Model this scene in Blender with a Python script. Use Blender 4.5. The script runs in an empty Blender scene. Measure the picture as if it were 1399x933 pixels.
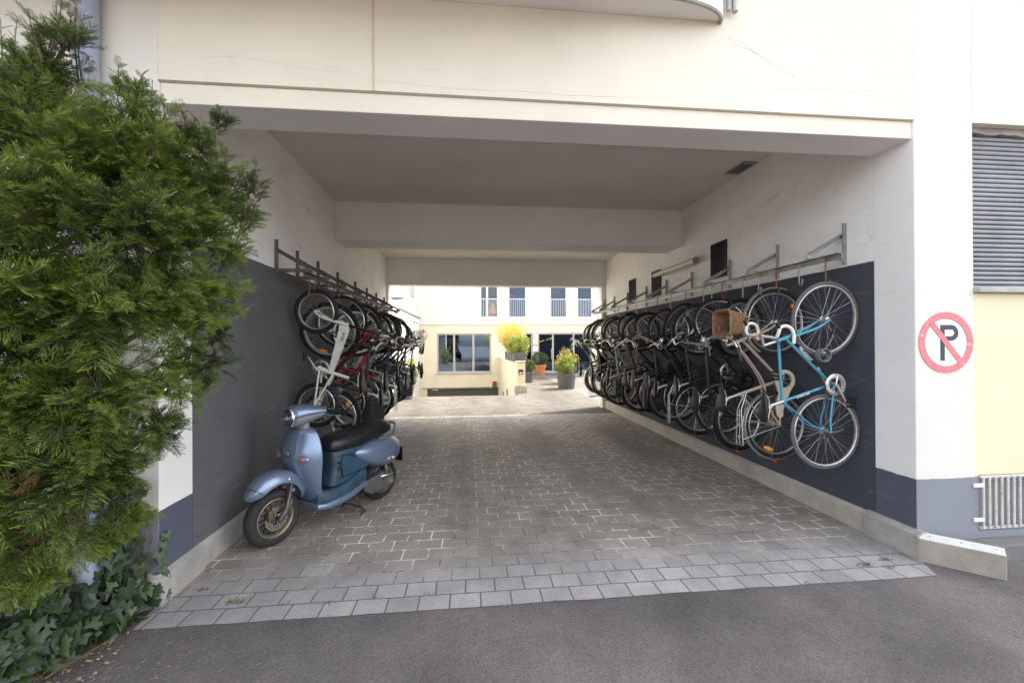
import bpy, bmesh, math, random
import numpy as np
from mathutils import Vector, Matrix, Euler
random.seed(7); RNG = np.random.default_rng(11)
sc = bpy.context.scene
COL = sc.collection
PI = math.pi
R = math.radians
# ------------------------------------------------------------------ helpers
def V(*a): return Vector(a)

class MB:
    """collects faces; build() links them as ONE mesh object"""
    def __init__(s): s.v=[]; s.f=[]; s.m=[]; s.cm=0; s.T=None
    def add(s, vs, fs):
        o=len(s.v)
        if s.T is not None: vs=[s.T@Vector(p) for p in vs]
        s.v.extend([tuple(p) for p in vs]); s.f.extend([tuple(i+o for i in f) for f in fs]); s.m.extend([s.cm]*len(fs)); return s
    def box(s, x0,x1,y0,y1,z0,z1):
        vs=[(x0,y0,z0),(x1,y0,z0),(x1,y1,z0),(x0,y1,z0),(x0,y0,z1),(x1,y0,z1),(x1,y1,z1),(x0,y1,z1)]
        return s.add(vs,[(3,2,1,0),(4,5,6,7),(0,1,5,4),(1,2,6,5),(2,3,7,6),(3,0,4,7)])
    def prism(s, pts, axis, a, b):
        """closed outline pts (2D) extruded along axis between a and b"""
        n=len(pts)
        def mk(p,t): return {'x':(t,p[0],p[1]),'y':(p[0],t,p[1]),'z':(p[0],p[1],t)}[axis]
        vs=[mk(p,a) for p in pts]+[mk(p,b) for p in pts]
        fs=[tuple(range(n-1,-1,-1)),tuple(range(n,2*n))]+[(i,(i+1)%n,n+(i+1)%n,n+i) for i in range(n)]
        return s.add(vs,fs)
    def tube(s, path, r, n=8, caps=True, closed=False, flat=1.0):
        P=[Vector(p) for p in path]; m=len(P)
        rr=r if isinstance(r,(list,tuple)) else [r]*m
        vs=[]; up=None
        for i in range(m):
            if closed: t=(P[(i+1)%m]-P[i-1])
            else: t=P[min(i+1,m-1)]-P[max(i-1,0)]
            if t.length<1e-9: t=Vector((0,0,1))
            t.normalize()
            if up is None:
                up=Vector((0,0,1)) if abs(t.z)<.9 else Vector((1,0,0))
            a=t.cross(up)
            if a.length<1e-6: a=t.cross(Vector((0,1,0)))
            a.normalize(); b=a.cross(t).normalized(); up=b
            for k in range(n):
                th=2*PI*k/n
                vs.append(P[i]+a*(math.cos(th)*rr[i])+b*(math.sin(th)*rr[i]*flat))
        fs=[]
        for i in range(m if closed else m-1):
            j=(i+1)%m
            for k in range(n):
                l=(k+1)%n
                fs.append((i*n+k,i*n+l,j*n+l,j*n+k))
        if caps and not closed:
            fs.append(tuple(range(n-1,-1,-1))); fs.append(tuple((m-1)*n+k for k in range(n)))
        return s.add(vs,fs)
    def lathe(s, prof, c=(0,0,0), axis='y', n=24, closed=False):
        """prof: (radius, height) list turned round axis"""
        vs=[]; m=len(prof)
        for r,h in prof:
            for k in range(n):
                th=2*PI*k/n; a,b=r*math.cos(th),r*math.sin(th)
                p={'y':(a,h,b),'z':(a,b,h),'x':(h,a,b)}[axis]
                vs.append((p[0]+c[0],p[1]+c[1],p[2]+c[2]))
        fs=[]
        for i in range(m if closed else m-1):
            j=(i+1)%m
            for k in range(n):
                l=(k+1)%n
                q=(i*n+k,i*n+l,j*n+l,j*n+k)
                fs.append(q if axis!='y' else q[::-1])
        if not closed:
            if prof[0][0]>1e-4: fs.append(tuple(range(n))[::-1] if axis!='y' else tuple(range(n)))
            if prof[-1][0]>1e-4: fs.append(tuple((m-1)*n+k for k in range(n)) if axis!='y' else tuple((m-1)*n+k for k in range(n))[::-1])
        return s.add(vs,fs)
    def loft(s, rings, caps=True, closed_ring=True):
        n=len(rings[0]); vs=[p for r in rings for p in r]; fs=[]
        for i in range(len(rings)-1):
            for k in range(n if closed_ring else n-1):
                l=(k+1)%n
                fs.append((i*n+k,i*n+l,(i+1)*n+l,(i+1)*n+k))
        if caps and closed_ring:
            fs.append(tuple(range(n-1,-1,-1))); fs.append(tuple((len(rings)-1)*n+k for k in range(n)))
        return s.add(vs,fs)
    def ball(s,c,r,n=12,m=8):
        rx,ry,rz=r if isinstance(r,(tuple,list)) else (r,r,r)
        vs=[];fs=[]
        for i in range(m+1):
            ph=PI*i/m
            for k in range(n):
                th=2*PI*k/n; vs.append((c[0]+rx*math.sin(ph)*math.cos(th),c[1]+ry*math.sin(ph)*math.sin(th),c[2]+rz*math.cos(ph)))
        for i in range(m):
            for k in range(n):
                l=(k+1)%n; fs.append((i*n+k,(i+1)*n+k,(i+1)*n+l,i*n+l))
        return s.add(vs,fs)
    def build(s, name, mat, parent=None, smooth=False, bevel=0, seg=2, subsurf=0, recalc=True, solid=0):
        me=bpy.data.meshes.new(name); me.from_pydata(s.v,[],s.f)
        mats=mat if isinstance(mat,(list,tuple)) else [mat]
        for m in mats: me.materials.append(m)
        if len(mats)>1: me.polygons.foreach_set('material_index',s.m)
        if recalc:
            bm=bmesh.new(); bm.from_mesh(me)
            bmesh.ops.remove_doubles(bm,verts=bm.verts,dist=1e-6)
            bmesh.ops.recalc_face_normals(bm,faces=bm.faces); bm.to_mesh(me); bm.free()
        if smooth:
            me.shade_smooth()
            try: me.set_sharp_from_angle(angle=R(40))
            except Exception: pass
        me.update()
        o=bpy.data.objects.new(name,me); COL.objects.link(o)
        if parent is not None: o.parent=parent
        if solid:
            q=o.modifiers.new('solid','SOLIDIFY'); q.thickness=solid; q.offset=-1
        if subsurf:
            q=o.modifiers.new('sub','SUBSURF'); q.levels=subsurf; q.render_levels=subsurf
        if bevel:
            q=o.modifiers.new('bev','BEVEL'); q.width=bevel; q.segments=seg; q.limit_method='ANGLE'; q.angle_limit=R(40)
        return o

def tag(o,label=None,cat=None,group=None,kind=None):
    if label: o['label']=label
    if cat: o['category']=cat
    if group: o['group']=group
    if kind: o['kind']=kind
    return o
def empty(name,loc=(0,0,0),label=None,cat=None,group=None):
    o=bpy.data.objects.new(name,None); COL.objects.link(o); o.location=loc; o.empty_display_size=.1
    return tag(o,label,cat,group)
def rrect(cx,cy,hx,hy,r,n=4):
    """rounded rectangle outline"""
    pts=[]
    for (sx,sy,a0) in ((1,1,0),(-1,1,90),(-1,-1,180),(1,-1,270)):
        for k in range(n+1):
            a=R(a0+90*k/n); pts.append((cx+sx*(hx-r)+r*math.cos(a),cy+sy*(hy-r)+r*math.sin(a)))
    return pts
def spl(ctrl,n=6):
    """Catmull-Rom through control points"""
    P=[Vector(p) for p in ctrl]; P=[P[0]*2-P[1]]+P+[P[-1]*2-P[-2]]; out=[]
    for i in range(1,len(P)-2):
        for k in range(n):
            t=k/n; a,b,c,d=P[i-1],P[i],P[i+1],P[i+2]
            out.append(.5*((2*b)+(c-a)*t+(2*a-5*b+4*c-d)*t*t+(3*b-a-3*c+d)*t**3))
    out.append(P[-2]); return out

# ------------------------------------------------------------------ materials
MATS={}
def newmat(name):
    m=bpy.data.materials.new(name); m.use_nodes=True; nt=m.node_tree
    b=nt.nodes['Principled BSDF']; return m,nt,b
def nd(nt,t,**kw):
    n=nt.nodes.new(t)
    for k,v in kw.items():
        if k in n.inputs: n.inputs[k].default_value=v
        else: setattr(n,k,v)
    return n
def mat(name,col,rough=.6,metal=0,var=.0,vscale=8,bump=0,bscale=60,spec=None,coat=0,rvar=0,dirt=0,emis=None):
    """plain principled material with noise variation of colour, roughness and bump"""
    if name in MATS: return MATS[name]
    m,nt,b=newmat(name); L=nt.links
    c=(col[0],col[1],col[2],1)
    b.inputs['Base Color'].default_value=c; b.inputs['Roughness'].default_value=rough; b.inputs['Metallic'].default_value=metal
    if spec is not None: b.inputs['Specular IOR Level'].default_value=spec
    if coat: b.inputs['Coat Weight'].default_value=coat; b.inputs['Coat Roughness'].default_value=.12
    tc=nd(nt,'ShaderNodeTexCoord')
    if var or dirt:
        no=nd(nt,'ShaderNodeTexNoise',Scale=vscale,Detail=6.0,Roughness=.6); L.new(tc.outputs['Object'],no.inputs['Vector'])
        mr=nd(nt,'ShaderNodeMapRange'); mr.inputs['From Min'].default_value=.3; mr.inputs['From Max'].default_value=.7
        mr.inputs['To Min'].default_value=1-var; mr.inputs['To Max'].default_value=1+var
        L.new(no.outputs['Fac'],mr.inputs['Value'])
        mx=nd(nt,'ShaderNodeVectorMath',operation='SCALE'); mx.inputs[0].default_value=col
        L.new(mr.outputs['Result'],mx.inputs['Scale']); last=mx.outputs['Vector']
        if dirt:
            n2=nd(nt,'ShaderNodeTexNoise',Scale=vscale*.6,Detail=8.0,Roughness=.7); L.new(tc.outputs['Object'],n2.inputs['Vector'])
            r2=nd(nt,'ShaderNodeMapRange'); r2.inputs['From Min'].default_value=.5; r2.inputs['From Max'].default_value=.72; r2.inputs['To Max'].default_value=dirt
            L.new(n2.outputs['Fac'],r2.inputs['Value'])
            mm=nd(nt,'ShaderNodeMix',data_type='RGBA'); L.new(r2.outputs['Result'],mm.inputs['Factor']); L.new(last,mm.inputs['A']); mm.inputs['B'].default_value=(.16,.12,.085,1)
            last=mm.outputs['Result']
        L.new(last,b.inputs['Base Color'])
    if rvar:
        n3=nd(nt,'ShaderNodeTexNoise',Scale=vscale*2,Detail=5.0); L.new(tc.outputs['Object'],n3.inputs['Vector'])
        r3=nd(nt,'ShaderNodeMapRange'); r3.inputs['To Min'].default_value=rough-rvar; r3.inputs['To Max'].default_value=rough+rvar
        L.new(n3.outputs['Fac'],r3.inputs['Value']); L.new(r3.outputs['Result'],b.inputs['Roughness'])
    if bump:
        n4=nd(nt,'ShaderNodeTexNoise',Scale=bscale,Detail=5.0); L.new(tc.outputs['Object'],n4.inputs['Vector'])
        bp=nd(nt,'ShaderNodeBump',Strength=bump,Distance=.01); L.new(n4.outputs['Fac'],bp.inputs['Height']); L.new(bp.outputs['Normal'],b.inputs['Normal'])
    MATS[name]=m; return m

def plaster(name,upper,lower=None,z=None,scuff=.25,bump=.35,stain=(.45,.38,.28),stain_amt=.35,smear=0):
    """painted render: two paint colours meeting at height z along a hand-cut line, brushed patches, scuffs and hairline stains"""
    m,nt,b=newmat(name); L=nt.links
    tc=nd(nt,'ShaderNodeTexCoord'); P=tc.outputs['Object']
    n1=nd(nt,'ShaderNodeTexNoise',Scale=1.1,Detail=7.0,Roughness=.62); L.new(P,n1.inputs['Vector'])
    mp=nd(nt,'ShaderNodeMapping'); mp.inputs['Scale'].default_value=(1.2,1.2,5); L.new(P,mp.inputs['Vector'])
    n2=nd(nt,'ShaderNodeTexNoise',Scale=2.3,Detail=8.0,Roughness=.7); L.new(mp.outputs['Vector'],n2.inputs['Vector'])
    a=nd(nt,'ShaderNodeMapRange'); a.inputs['From Min'].default_value=.3;a.inputs['From Max'].default_value=.7;a.inputs['To Min'].default_value=.93;a.inputs['To Max'].default_value=1.05
    L.new(n1.outputs['Fac'],a.inputs['Value'])
    src=None
    if lower is not None:
        sx=nd(nt,'ShaderNodeSeparateXYZ'); L.new(P,sx.inputs[0])
        nz=nd(nt,'ShaderNodeTexNoise',Scale=9.0,Detail=4.0); L.new(P,nz.inputs['Vector'])
        ma=nd(nt,'ShaderNodeMath',operation='MULTIPLY_ADD'); L.new(nz.outputs['Fac'],ma.inputs[0]); ma.inputs[1].default_value=.018; L.new(sx.outputs['Z'],ma.inputs[2])
        lt=nd(nt,'ShaderNodeMath',operation='LESS_THAN'); L.new(ma.outputs[0],lt.inputs[0]); lt.inputs[1].default_value=z+.009
        mx=nd(nt,'ShaderNodeMix',data_type='RGBA'); L.new(lt.outputs[0],mx.inputs['Factor']); mx.inputs['A'].default_value=(*upper,1); mx.inputs['B'].default_value=(*lower,1)
        src=mx.outputs['Result']
    sc1=nd(nt,'ShaderNodeVectorMath',operation='SCALE')
    if src: L.new(src,sc1.inputs[0])
    else: sc1.inputs[0].default_value=upper
    L.new(a.outputs['Result'],sc1.inputs['Scale'])
    # brushed grey-beige scuffs
    r=nd(nt,'ShaderNodeMapRange'); r.inputs['From Min'].default_value=.58;r.inputs['From Max'].default_value=.78;r.inputs['To Max'].default_value=scuff
    L.new(n2.outputs['Fac'],r.inputs['Value'])
    mm=nd(nt,'ShaderNodeMix',data_type='RGBA'); L.new(r.outputs['Result'],mm.inputs['Factor']); L.new(sc1.outputs['Vector'],mm.inputs['A'])
    u=upper if lower is None else [.5*(x+y) for x,y in zip(upper,lower)]
    mm.inputs['B'].default_value=(u[0]*.72,u[1]*.70,u[2]*.66,1)
    # speckle chips
    vo=nd(nt,'ShaderNodeTexNoise',Scale=38.0,Detail=3.0); L.new(P,vo.inputs['Vector'])
    r2=nd(nt,'ShaderNodeMapRange'); r2.inputs['From Min'].default_value=.73;r2.inputs['From Max'].default_value=.78;r2.inputs['To Max'].default_value=stain_amt
    L.new(vo.outputs['Fac'],r2.inputs['Value'])
    m3=nd(nt,'ShaderNodeMix',data_type='RGBA'); L.new(r2.outputs['Result'],m3.inputs['Factor']); L.new(mm.outputs['Result'],m3.inputs['A']); m3.inputs['B'].default_value=(*stain,1)
    last=m3.outputs['Result']
    if smear:   # rubbed tyre and hand marks
        mq=nd(nt,'ShaderNodeMapping'); mq.inputs['Scale'].default_value=(1,1,2.2); mq.inputs['Rotation'].default_value=(.5,0,0); L.new(P,mq.inputs['Vector'])
        ns=nd(nt,'ShaderNodeTexNoise',Scale=3.4,Detail=9.0,Roughness=.72,Distortion=.5); L.new(mq.outputs['Vector'],ns.inputs['Vector']); rs_=nd(nt,'ShaderNodeMapRange'); rs_.inputs['From Min'].default_value=.56; rs_.inputs['From Max'].default_value=.70; rs_.inputs['To Max'].default_value=smear; L.new(ns.outputs['Fac'],rs_.inputs['Value'])
        m4=nd(nt,'ShaderNodeMix',data_type='RGBA',blend_type='MULTIPLY'); L.new(rs_.outputs[0],m4.inputs['Factor']); L.new(last,m4.inputs['A']); m4.inputs['B'].default_value=(.55,.50,.45,1); last=m4.outputs['Result']
    L.new(last,b.inputs['Base Color'])
    b.inputs['Roughness'].default_value=.75; b.inputs['Specular IOR Level'].default_value=.25
    n4=nd(nt,'ShaderNodeTexNoise',Scale=90.0,Detail=4.0); L.new(P,n4.inputs['Vector'])
    n5=nd(nt,'ShaderNodeTexNoise',Scale=4.0,Detail=3.0); L.new(P,n5.inputs['Vector'])
    ad=nd(nt,'ShaderNodeMath',operation='MULTIPLY_ADD'); L.new(n5.outputs['Fac'],ad.inputs[0]); ad.inputs[1].default_value=2.2; L.new(n4.outputs['Fac'],ad.inputs[2])
    bp=nd(nt,'ShaderNodeBump',Strength=bump,Distance=.004); L.new(ad.outputs[0],bp.inputs['Height']); L.new(bp.outputs['Normal'],b.inputs['Normal'])
    MATS[name]=m; return m

CREAM=(.76,.695,.575); WHITE=(.86,.835,.80); NAVY=(.066,.069,.086); BAND=(.24,.247,.27); YEL=(.77,.685,.47)
M_fac=plaster('facade render',CREAM,BAND,.604,scuff=.34)
M_facw=plaster('pillar white render',(.72,.68,.61),BAND,.604,scuff=.25)
M_yel=plaster('yellow render',YEL,BAND,.606,scuff=.2)
M_rev=plaster('reveal render',(.86,.83,.80),(.095,.104,.14),.604,scuff=.25)
M_wr=plaster('passage wall right',WHITE,NAVY,2.396,scuff=.3,smear=.4)
M_wl=plaster('passage wall left',WHITE,(.125,.123,.127),2.496,scuff=.35,smear=.5)
M_white=plaster('white render',WHITE,scuff=.2)
M_ceil=plaster('ceiling paint',(.68,.635,.58),scuff=.4)
M_sof=plaster('soffit paint',(.80,.76,.72),scuff=.2)
M_conc=mat('plinth concrete',(.36,.34,.31),.85,var=.22,vscale=5,bump=.5,bscale=70,dirt=.35)
M_concl=mat('pale plinth concrete',(.42,.385,.33),.85,var=.15,vscale=5,bump=.5,bscale=70,dirt=.25)
M_galv=mat('galvanised steel',(.33,.33,.32),.5,.75,var=.25,vscale=14,rvar=.12)
M_galvd=mat('weathered steel',(.16,.14,.12),.6,.6,var=.3,vscale=18,dirt=.4)
M_rust=mat('rusty red hook steel',(.20,.085,.07),.7,.3,var=.3,vscale=30)
M_black=mat('black plastic',(.007,.007,.0075),.45,var=.2,vscale=20)
M_dark=mat('dark void',(.012,.012,.012),.9)
M_rub=mat('tyre rubber',(.009,.0088,.0085),.72,var=.25,vscale=25,bump=.15,bscale=120)
M_rubg=mat('grey worn tyre',(.10,.095,.09),.75,var=.2,vscale=25)
M_alu=mat('aluminium',(.62,.61,.58),.33,.95,var=.1,vscale=30,rvar=.1)
M_spoke=mat('spoke steel',(.62,.61,.58),.3,.9)
M_chrome=mat('chrome',(.78,.78,.78),.12,1,rvar=.06,vscale=20)
M_leather=mat('black saddle leather',(.007,.0068,.0068),.42,bump=.2,bscale=150,rvar=.12)
M_brown=mat('brown leather',(.17,.075,.035),.5,var=.25,vscale=20,bump=.2,bscale=120)
M_purple=mat('plum saddle',(.045,.022,.03),.5,bump=.2,bscale=120)
M_amber=mat('amber reflector',(.85,.30,.02),.25,spec=.7,bump=.3,bscale=200)
M_redr=mat('red reflector',(.55,.02,.02),.25,spec=.7)
M_whitep=mat('white plastic',(.78,.77,.74),.4,var=.06,dirt=.12,vscale=14)
M_tape=mat('white bar tape',(.74,.72,.68),.55,var=.1,vscale=30,dirt=.15)
M_cream=mat('cream paint',(.62,.53,.40),.35,coat=.3,var=.06,vscale=20)
M_green=mat('green bag fabric',(.05,.20,.12),.8,var=.2)
M_wick=mat('wicker',(.29,.165,.08),.7,var=.4,vscale=26,bump=.3,bscale=90)
M_lens=mat('clear lamp lens',(.7,.7,.7),.08,.3,spec=.9,bump=.25,bscale=70)
def paint(name,c,rough=.32): return mat(name,c,rough,0,var=.08,vscale=16,coat=.45,rvar=.08,dirt=.06)

# pavers: running bond, pale sand-filled joints in patches, darker worn tracks
def paver(name,bw,bh,base,vari,joint_l,joint_d,mort=.0055,off=(0,0),front=None,spec=.5,rough=(.55,.85)):
    m,nt,b=newmat(name); L=nt.links
    tc=nd(nt,'ShaderNodeTexCoord'); P=tc.outputs['Object']
    mp=nd(nt,'ShaderNodeMapping'); mp.inputs['Location'].default_value=(off[0],off[1],0); L.new(P,mp.inputs['Vector'])
    wob=nd(nt,'ShaderNodeTexNoise',Scale=5.0,Detail=3.0); L.new(P,wob.inputs['Vector'])
    wv=nd(nt,'ShaderNodeVectorMath',operation='MULTIPLY_ADD'); L.new(wob.outputs['Color'],wv.inputs[0]); wv.inputs[1].default_value=(.012,.012,0); L.new(mp.outputs['Vector'],wv.inputs[2])
    br=nd(nt,'ShaderNodeTexBrick'); br.offset=.5; br.squash=1
    br.inputs['Scale'].default_value=1; br.inputs['Mortar Size'].default_value=mort; br.inputs['Mortar Smooth'].default_value=.25
    br.inputs['Brick Width'].default_value=bw; br.inputs['Row Height'].default_value=bh; br.inputs['Bias'].default_value=0
    br.inputs['Color1'].default_value=(0,0,0,1); br.inputs['Color2'].default_value=(1,1,1,1); br.inputs['Mortar'].default_value=(.5,.5,.5,1)
    L.new(wv.outputs['Vector'],br.inputs['Vector'])
    ms=nd(nt,'ShaderNodeMapping'); ms.inputs['Scale'].default_value=(1.5,.42,1); ms.inputs['Rotation'].default_value=(0,0,.12); L.new(P,ms.inputs['Vector'])
    n1=nd(nt,'ShaderNodeTexNoise',Scale=.75,Detail=4.0,Roughness=.55); L.new(ms.outputs['Vector'],n1.inputs['Vector'])
    n2=nd(nt,'ShaderNodeTexNoise',Scale=150.0,Detail=3.0); L.new(P,n2.inputs['Vector'])
    n3=nd(nt,'ShaderNodeTexNoise',Scale=3.0,Detail=6.0,Roughness=.65); L.new(P,n3.inputs['Vector'])
    # value = 1 + brick*.. + grain + blotch
    wt=nd(nt,'ShaderNodeMapRange'); wt.inputs['From Min'].default_value=.35; wt.inputs['From Max'].default_value=.65; wt.inputs['To Min'].default_value=.80; wt.inputs['To Max'].default_value=1.10; L.new(n1.outputs['Fac'],wt.inputs['Value'])
    f1=nd(nt,'ShaderNodeMapRange'); f1.inputs['To Min'].default_value=1-vari; f1.inputs['To Max'].default_value=1+vari; L.new(br.outputs['Color'],f1.inputs['Value'])
    f2=nd(nt,'ShaderNodeMapRange'); f2.inputs['From Min'].default_value=.3;f2.inputs['From Max'].default_value=.7; f2.inputs['To Min'].default_value=.82; f2.inputs['To Max'].default_value=1.18; L.new(n2.outputs['Fac'],f2.inputs['Value'])
    f3=nd(nt,'ShaderNodeMapRange'); f3.inputs['From Min'].default_value=.3;f3.inputs['From Max'].default_value=.7; f3.inputs['To Min'].default_value=.78; f3.inputs['To Max'].default_value=1.2; L.new(n3.outputs['Fac'],f3.inputs['Value'])
    k1=nd(nt,'ShaderNodeMath',operation='MULTIPLY'); L.new(f1.outputs[0],k1.inputs[0]); L.new(f2.outputs[0],k1.inputs[1])
    k2=nd(nt,'ShaderNodeMath',operation='MULTIPLY'); L.new(k1.outputs[0],k2.inputs[0]); L.new(f3.outputs[0],k2.inputs[1]); k3=nd(nt,'ShaderNodeMath',operation='MULTIPLY'); L.new(k2.outputs[0],k3.inputs[0]); L.new(wt.outputs[0],k3.inputs[1]); k2=k3
    cs=nd(nt,'ShaderNodeVectorMath',operation='SCALE'); cs.inputs[0].default_value=base; fm=None
    if front:   # rain-washed rows with outdoor light painted in: paler, cooler stone, earthy joints
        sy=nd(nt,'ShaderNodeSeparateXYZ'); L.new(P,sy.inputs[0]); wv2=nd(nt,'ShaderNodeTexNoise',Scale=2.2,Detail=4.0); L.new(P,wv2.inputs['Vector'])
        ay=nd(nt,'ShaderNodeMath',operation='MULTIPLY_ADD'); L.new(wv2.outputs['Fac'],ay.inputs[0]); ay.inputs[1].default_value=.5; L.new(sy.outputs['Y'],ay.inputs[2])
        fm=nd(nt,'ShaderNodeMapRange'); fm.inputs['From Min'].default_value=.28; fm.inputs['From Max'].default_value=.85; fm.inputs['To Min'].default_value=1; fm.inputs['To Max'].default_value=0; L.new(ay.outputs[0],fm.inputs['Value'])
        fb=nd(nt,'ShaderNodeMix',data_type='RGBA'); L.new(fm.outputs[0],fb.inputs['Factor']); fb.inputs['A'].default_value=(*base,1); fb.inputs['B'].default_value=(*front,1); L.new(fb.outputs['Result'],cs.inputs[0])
    L.new(k2.outputs[0],cs.inputs['Scale'])
    # joint colour: pale where the sand is dry, dark elsewhere
    jr=nd(nt,'ShaderNodeMapRange'); jr.inputs['From Min'].default_value=.36; jr.inputs['From Max'].default_value=.52; L.new(n1.outputs['Fac'],jr.inputs['Value'])
    jn=nd(nt,'ShaderNodeTexNoise',Scale=4.5,Detail=4.0,Roughness=.7); L.new(P,jn.inputs['Vector'])
    jq=nd(nt,'ShaderNodeMapRange'); jq.inputs['From Min'].default_value=.4; jq.inputs['From Max'].default_value=.55; L.new(jn.outputs['Fac'],jq.inputs['Value'])
    jm=nd(nt,'ShaderNodeMath',operation='MULTIPLY'); L.new(jr.outputs[0],jm.inputs[0]); L.new(jq.outputs[0],jm.inputs[1])
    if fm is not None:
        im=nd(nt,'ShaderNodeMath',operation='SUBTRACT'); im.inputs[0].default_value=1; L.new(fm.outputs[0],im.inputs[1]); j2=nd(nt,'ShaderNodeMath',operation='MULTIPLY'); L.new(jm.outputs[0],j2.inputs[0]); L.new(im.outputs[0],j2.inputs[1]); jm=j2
    jc=nd(nt,'ShaderNodeMix',data_type='RGBA'); L.new(jm.outputs[0],jc.inputs['Factor']); jc.inputs['A'].default_value=(*joint_d,1); jc.inputs['B'].default_value=(*joint_l,1)
    mx=nd(nt,'ShaderNodeMix',data_type='RGBA'); L.new(br.outputs['Fac'],mx.inputs['Factor']); L.new(cs.outputs['Vector'],mx.inputs['A']); L.new(jc.outputs['Result'],mx.inputs['B'])
    L.new(mx.outputs['Result'],b.inputs['Base Color'])
    rr=nd(nt,'ShaderNodeMapRange'); rr.inputs['To Min'].default_value=rough[0]; rr.inputs['To Max'].default_value=rough[1]; b.inputs['Specular IOR Level'].default_value=spec; L.new(n3.outputs['Fac'],rr.inputs['Value']); L.new(rr.outputs[0],b.inputs['Roughness'])
    iv=nd(nt,'ShaderNodeMath',operation='MULTIPLY_ADD'); L.new(br.outputs['Fac'],iv.inputs[0]); iv.inputs[1].default_value=-1.0
    tl=nd(nt,'ShaderNodeMath',operation='MULTIPLY_ADD'); L.new(n2.outputs['Fac'],tl.inputs[0]); tl.inputs[1].default_value=.15; L.new(n3.outputs['Fac'],tl.inputs[2]); L.new(tl.outputs[0],iv.inputs[2])
    bp=nd(nt,'ShaderNodeBump',Strength=.5,Distance=.005); L.new(iv.outputs[0],bp.inputs['Height']); L.new(bp.outputs['Normal'],b.inputs['Normal'])
    return m
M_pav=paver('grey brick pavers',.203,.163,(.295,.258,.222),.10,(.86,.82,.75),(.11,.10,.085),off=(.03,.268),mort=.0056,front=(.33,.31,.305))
M_pavf=paver('pale granite setts',.217,.22,(.30,.285,.285),.16,(.18,.16,.13),(.10,.095,.08),off=(.02,.268),mort=.005)
M_pavc=paver('courtyard pavers',.203,.163,(.115,.105,.094),.12,(.20,.185,.165),(.06,.055,.05),off=(.03,.048),spec=.15,rough=(.85,.95))
M_pavp=paver('pale footpath slabs',.30,.30,(.15,.14,.128),.1,(.2,.18,.15),(.08,.075,.065),spec=.15,rough=(.85,.95))

def asphalt():
    m,nt,b=newmat('asphalt'); L=nt.links
    tc=nd(nt,'ShaderNodeTexCoord'); P=tc.outputs['Object']
    n1=nd(nt,'ShaderNodeTexNoise',Scale=1.3,Detail=8.0,Roughness=.65); L.new(P,n1.inputs['Vector'])
    n2=nd(nt,'ShaderNodeTexVoronoi',Scale=140.0); L.new(P,n2.inputs['Vector'])
    n3=nd(nt,'ShaderNodeTexNoise',Scale=60.0,Detail=3.0); L.new(P,n3.inputs['Vector'])
    cr=nd(nt,'ShaderNodeValToRGB'); e=cr.color_ramp.elements; e[0].position=.3; e[0].color=(.072,.064,.062,1); e[1].position=.72; e[1].color=(.135,.120,.115,1); L.new(n1.outputs['Fac'],cr.inputs['Fac'])
    mr=nd(nt,'ShaderNodeMapRange'); mr.inputs['From Min'].default_value=0; mr.inputs['From Max'].default_value=1; mr.inputs['To Min'].default_value=.65; mr.inputs['To Max'].default_value=1.4; L.new(n2.outputs['Color'],mr.inputs['Value'])
    n5=nd(nt,'ShaderNodeTexNoise',Scale=.45,Detail=6.0,Roughness=.55,Distortion=.6); L.new(P,n5.inputs['Vector']); r5=nd(nt,'ShaderNodeMapRange'); r5.inputs['From Min'].default_value=.35; r5.inputs['From Max'].default_value=.65; r5.inputs['To Min'].default_value=.64; r5.inputs['To Max'].default_value=1.30; L.new(n5.outputs['Fac'],r5.inputs['Value'])
    n6=nd(nt,'ShaderNodeTexNoise',Scale=2.6,Detail=2.0); L.new(P,n6.inputs['Vector']); r6=nd(nt,'ShaderNodeMapRange'); r6.inputs['From Min'].default_value=.66; r6.inputs['From Max'].default_value=.74; r6.inputs['To Min'].default_value=1; r6.inputs['To Max'].default_value=.72; L.new(n6.outputs['Fac'],r6.inputs['Value'])
    q1=nd(nt,'ShaderNodeMath',operation='MULTIPLY'); L.new(mr.outputs[0],q1.inputs[0]); L.new(r5.outputs[0],q1.inputs[1]); q2=nd(nt,'ShaderNodeMath',operation='MULTIPLY'); L.new(q1.outputs[0],q2.inputs[0]); L.new(r6.outputs[0],q2.inputs[1])
    sc_=nd(nt,'ShaderNodeVectorMath',operation='SCALE'); L.new(cr.outputs['Color'],sc_.inputs[0]); L.new(q2.outputs[0],sc_.inputs['Scale'])
    L.new(sc_.outputs['Vector'],b.inputs['Base Color']); b.inputs['Roughness'].default_value=.85
    ad=nd(nt,'ShaderNodeMath',operation='ADD'); L.new(n2.outputs['Distance'],ad.inputs[0]); L.new(n3.outputs['Fac'],ad.inputs[1])
    bp=nd(nt,'ShaderNodeBump',Strength=.45,Distance=.004); L.new(ad.outputs[0],bp.inputs['Height']); L.new(bp.outputs['Normal'],b.inputs['Normal'])
    return m
M_asph=asphalt()
M_soil=mat('soil with leaf litter',(.085,.062,.042),.95,var=.5,vscale=14,bump=.9,bscale=50)

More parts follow.
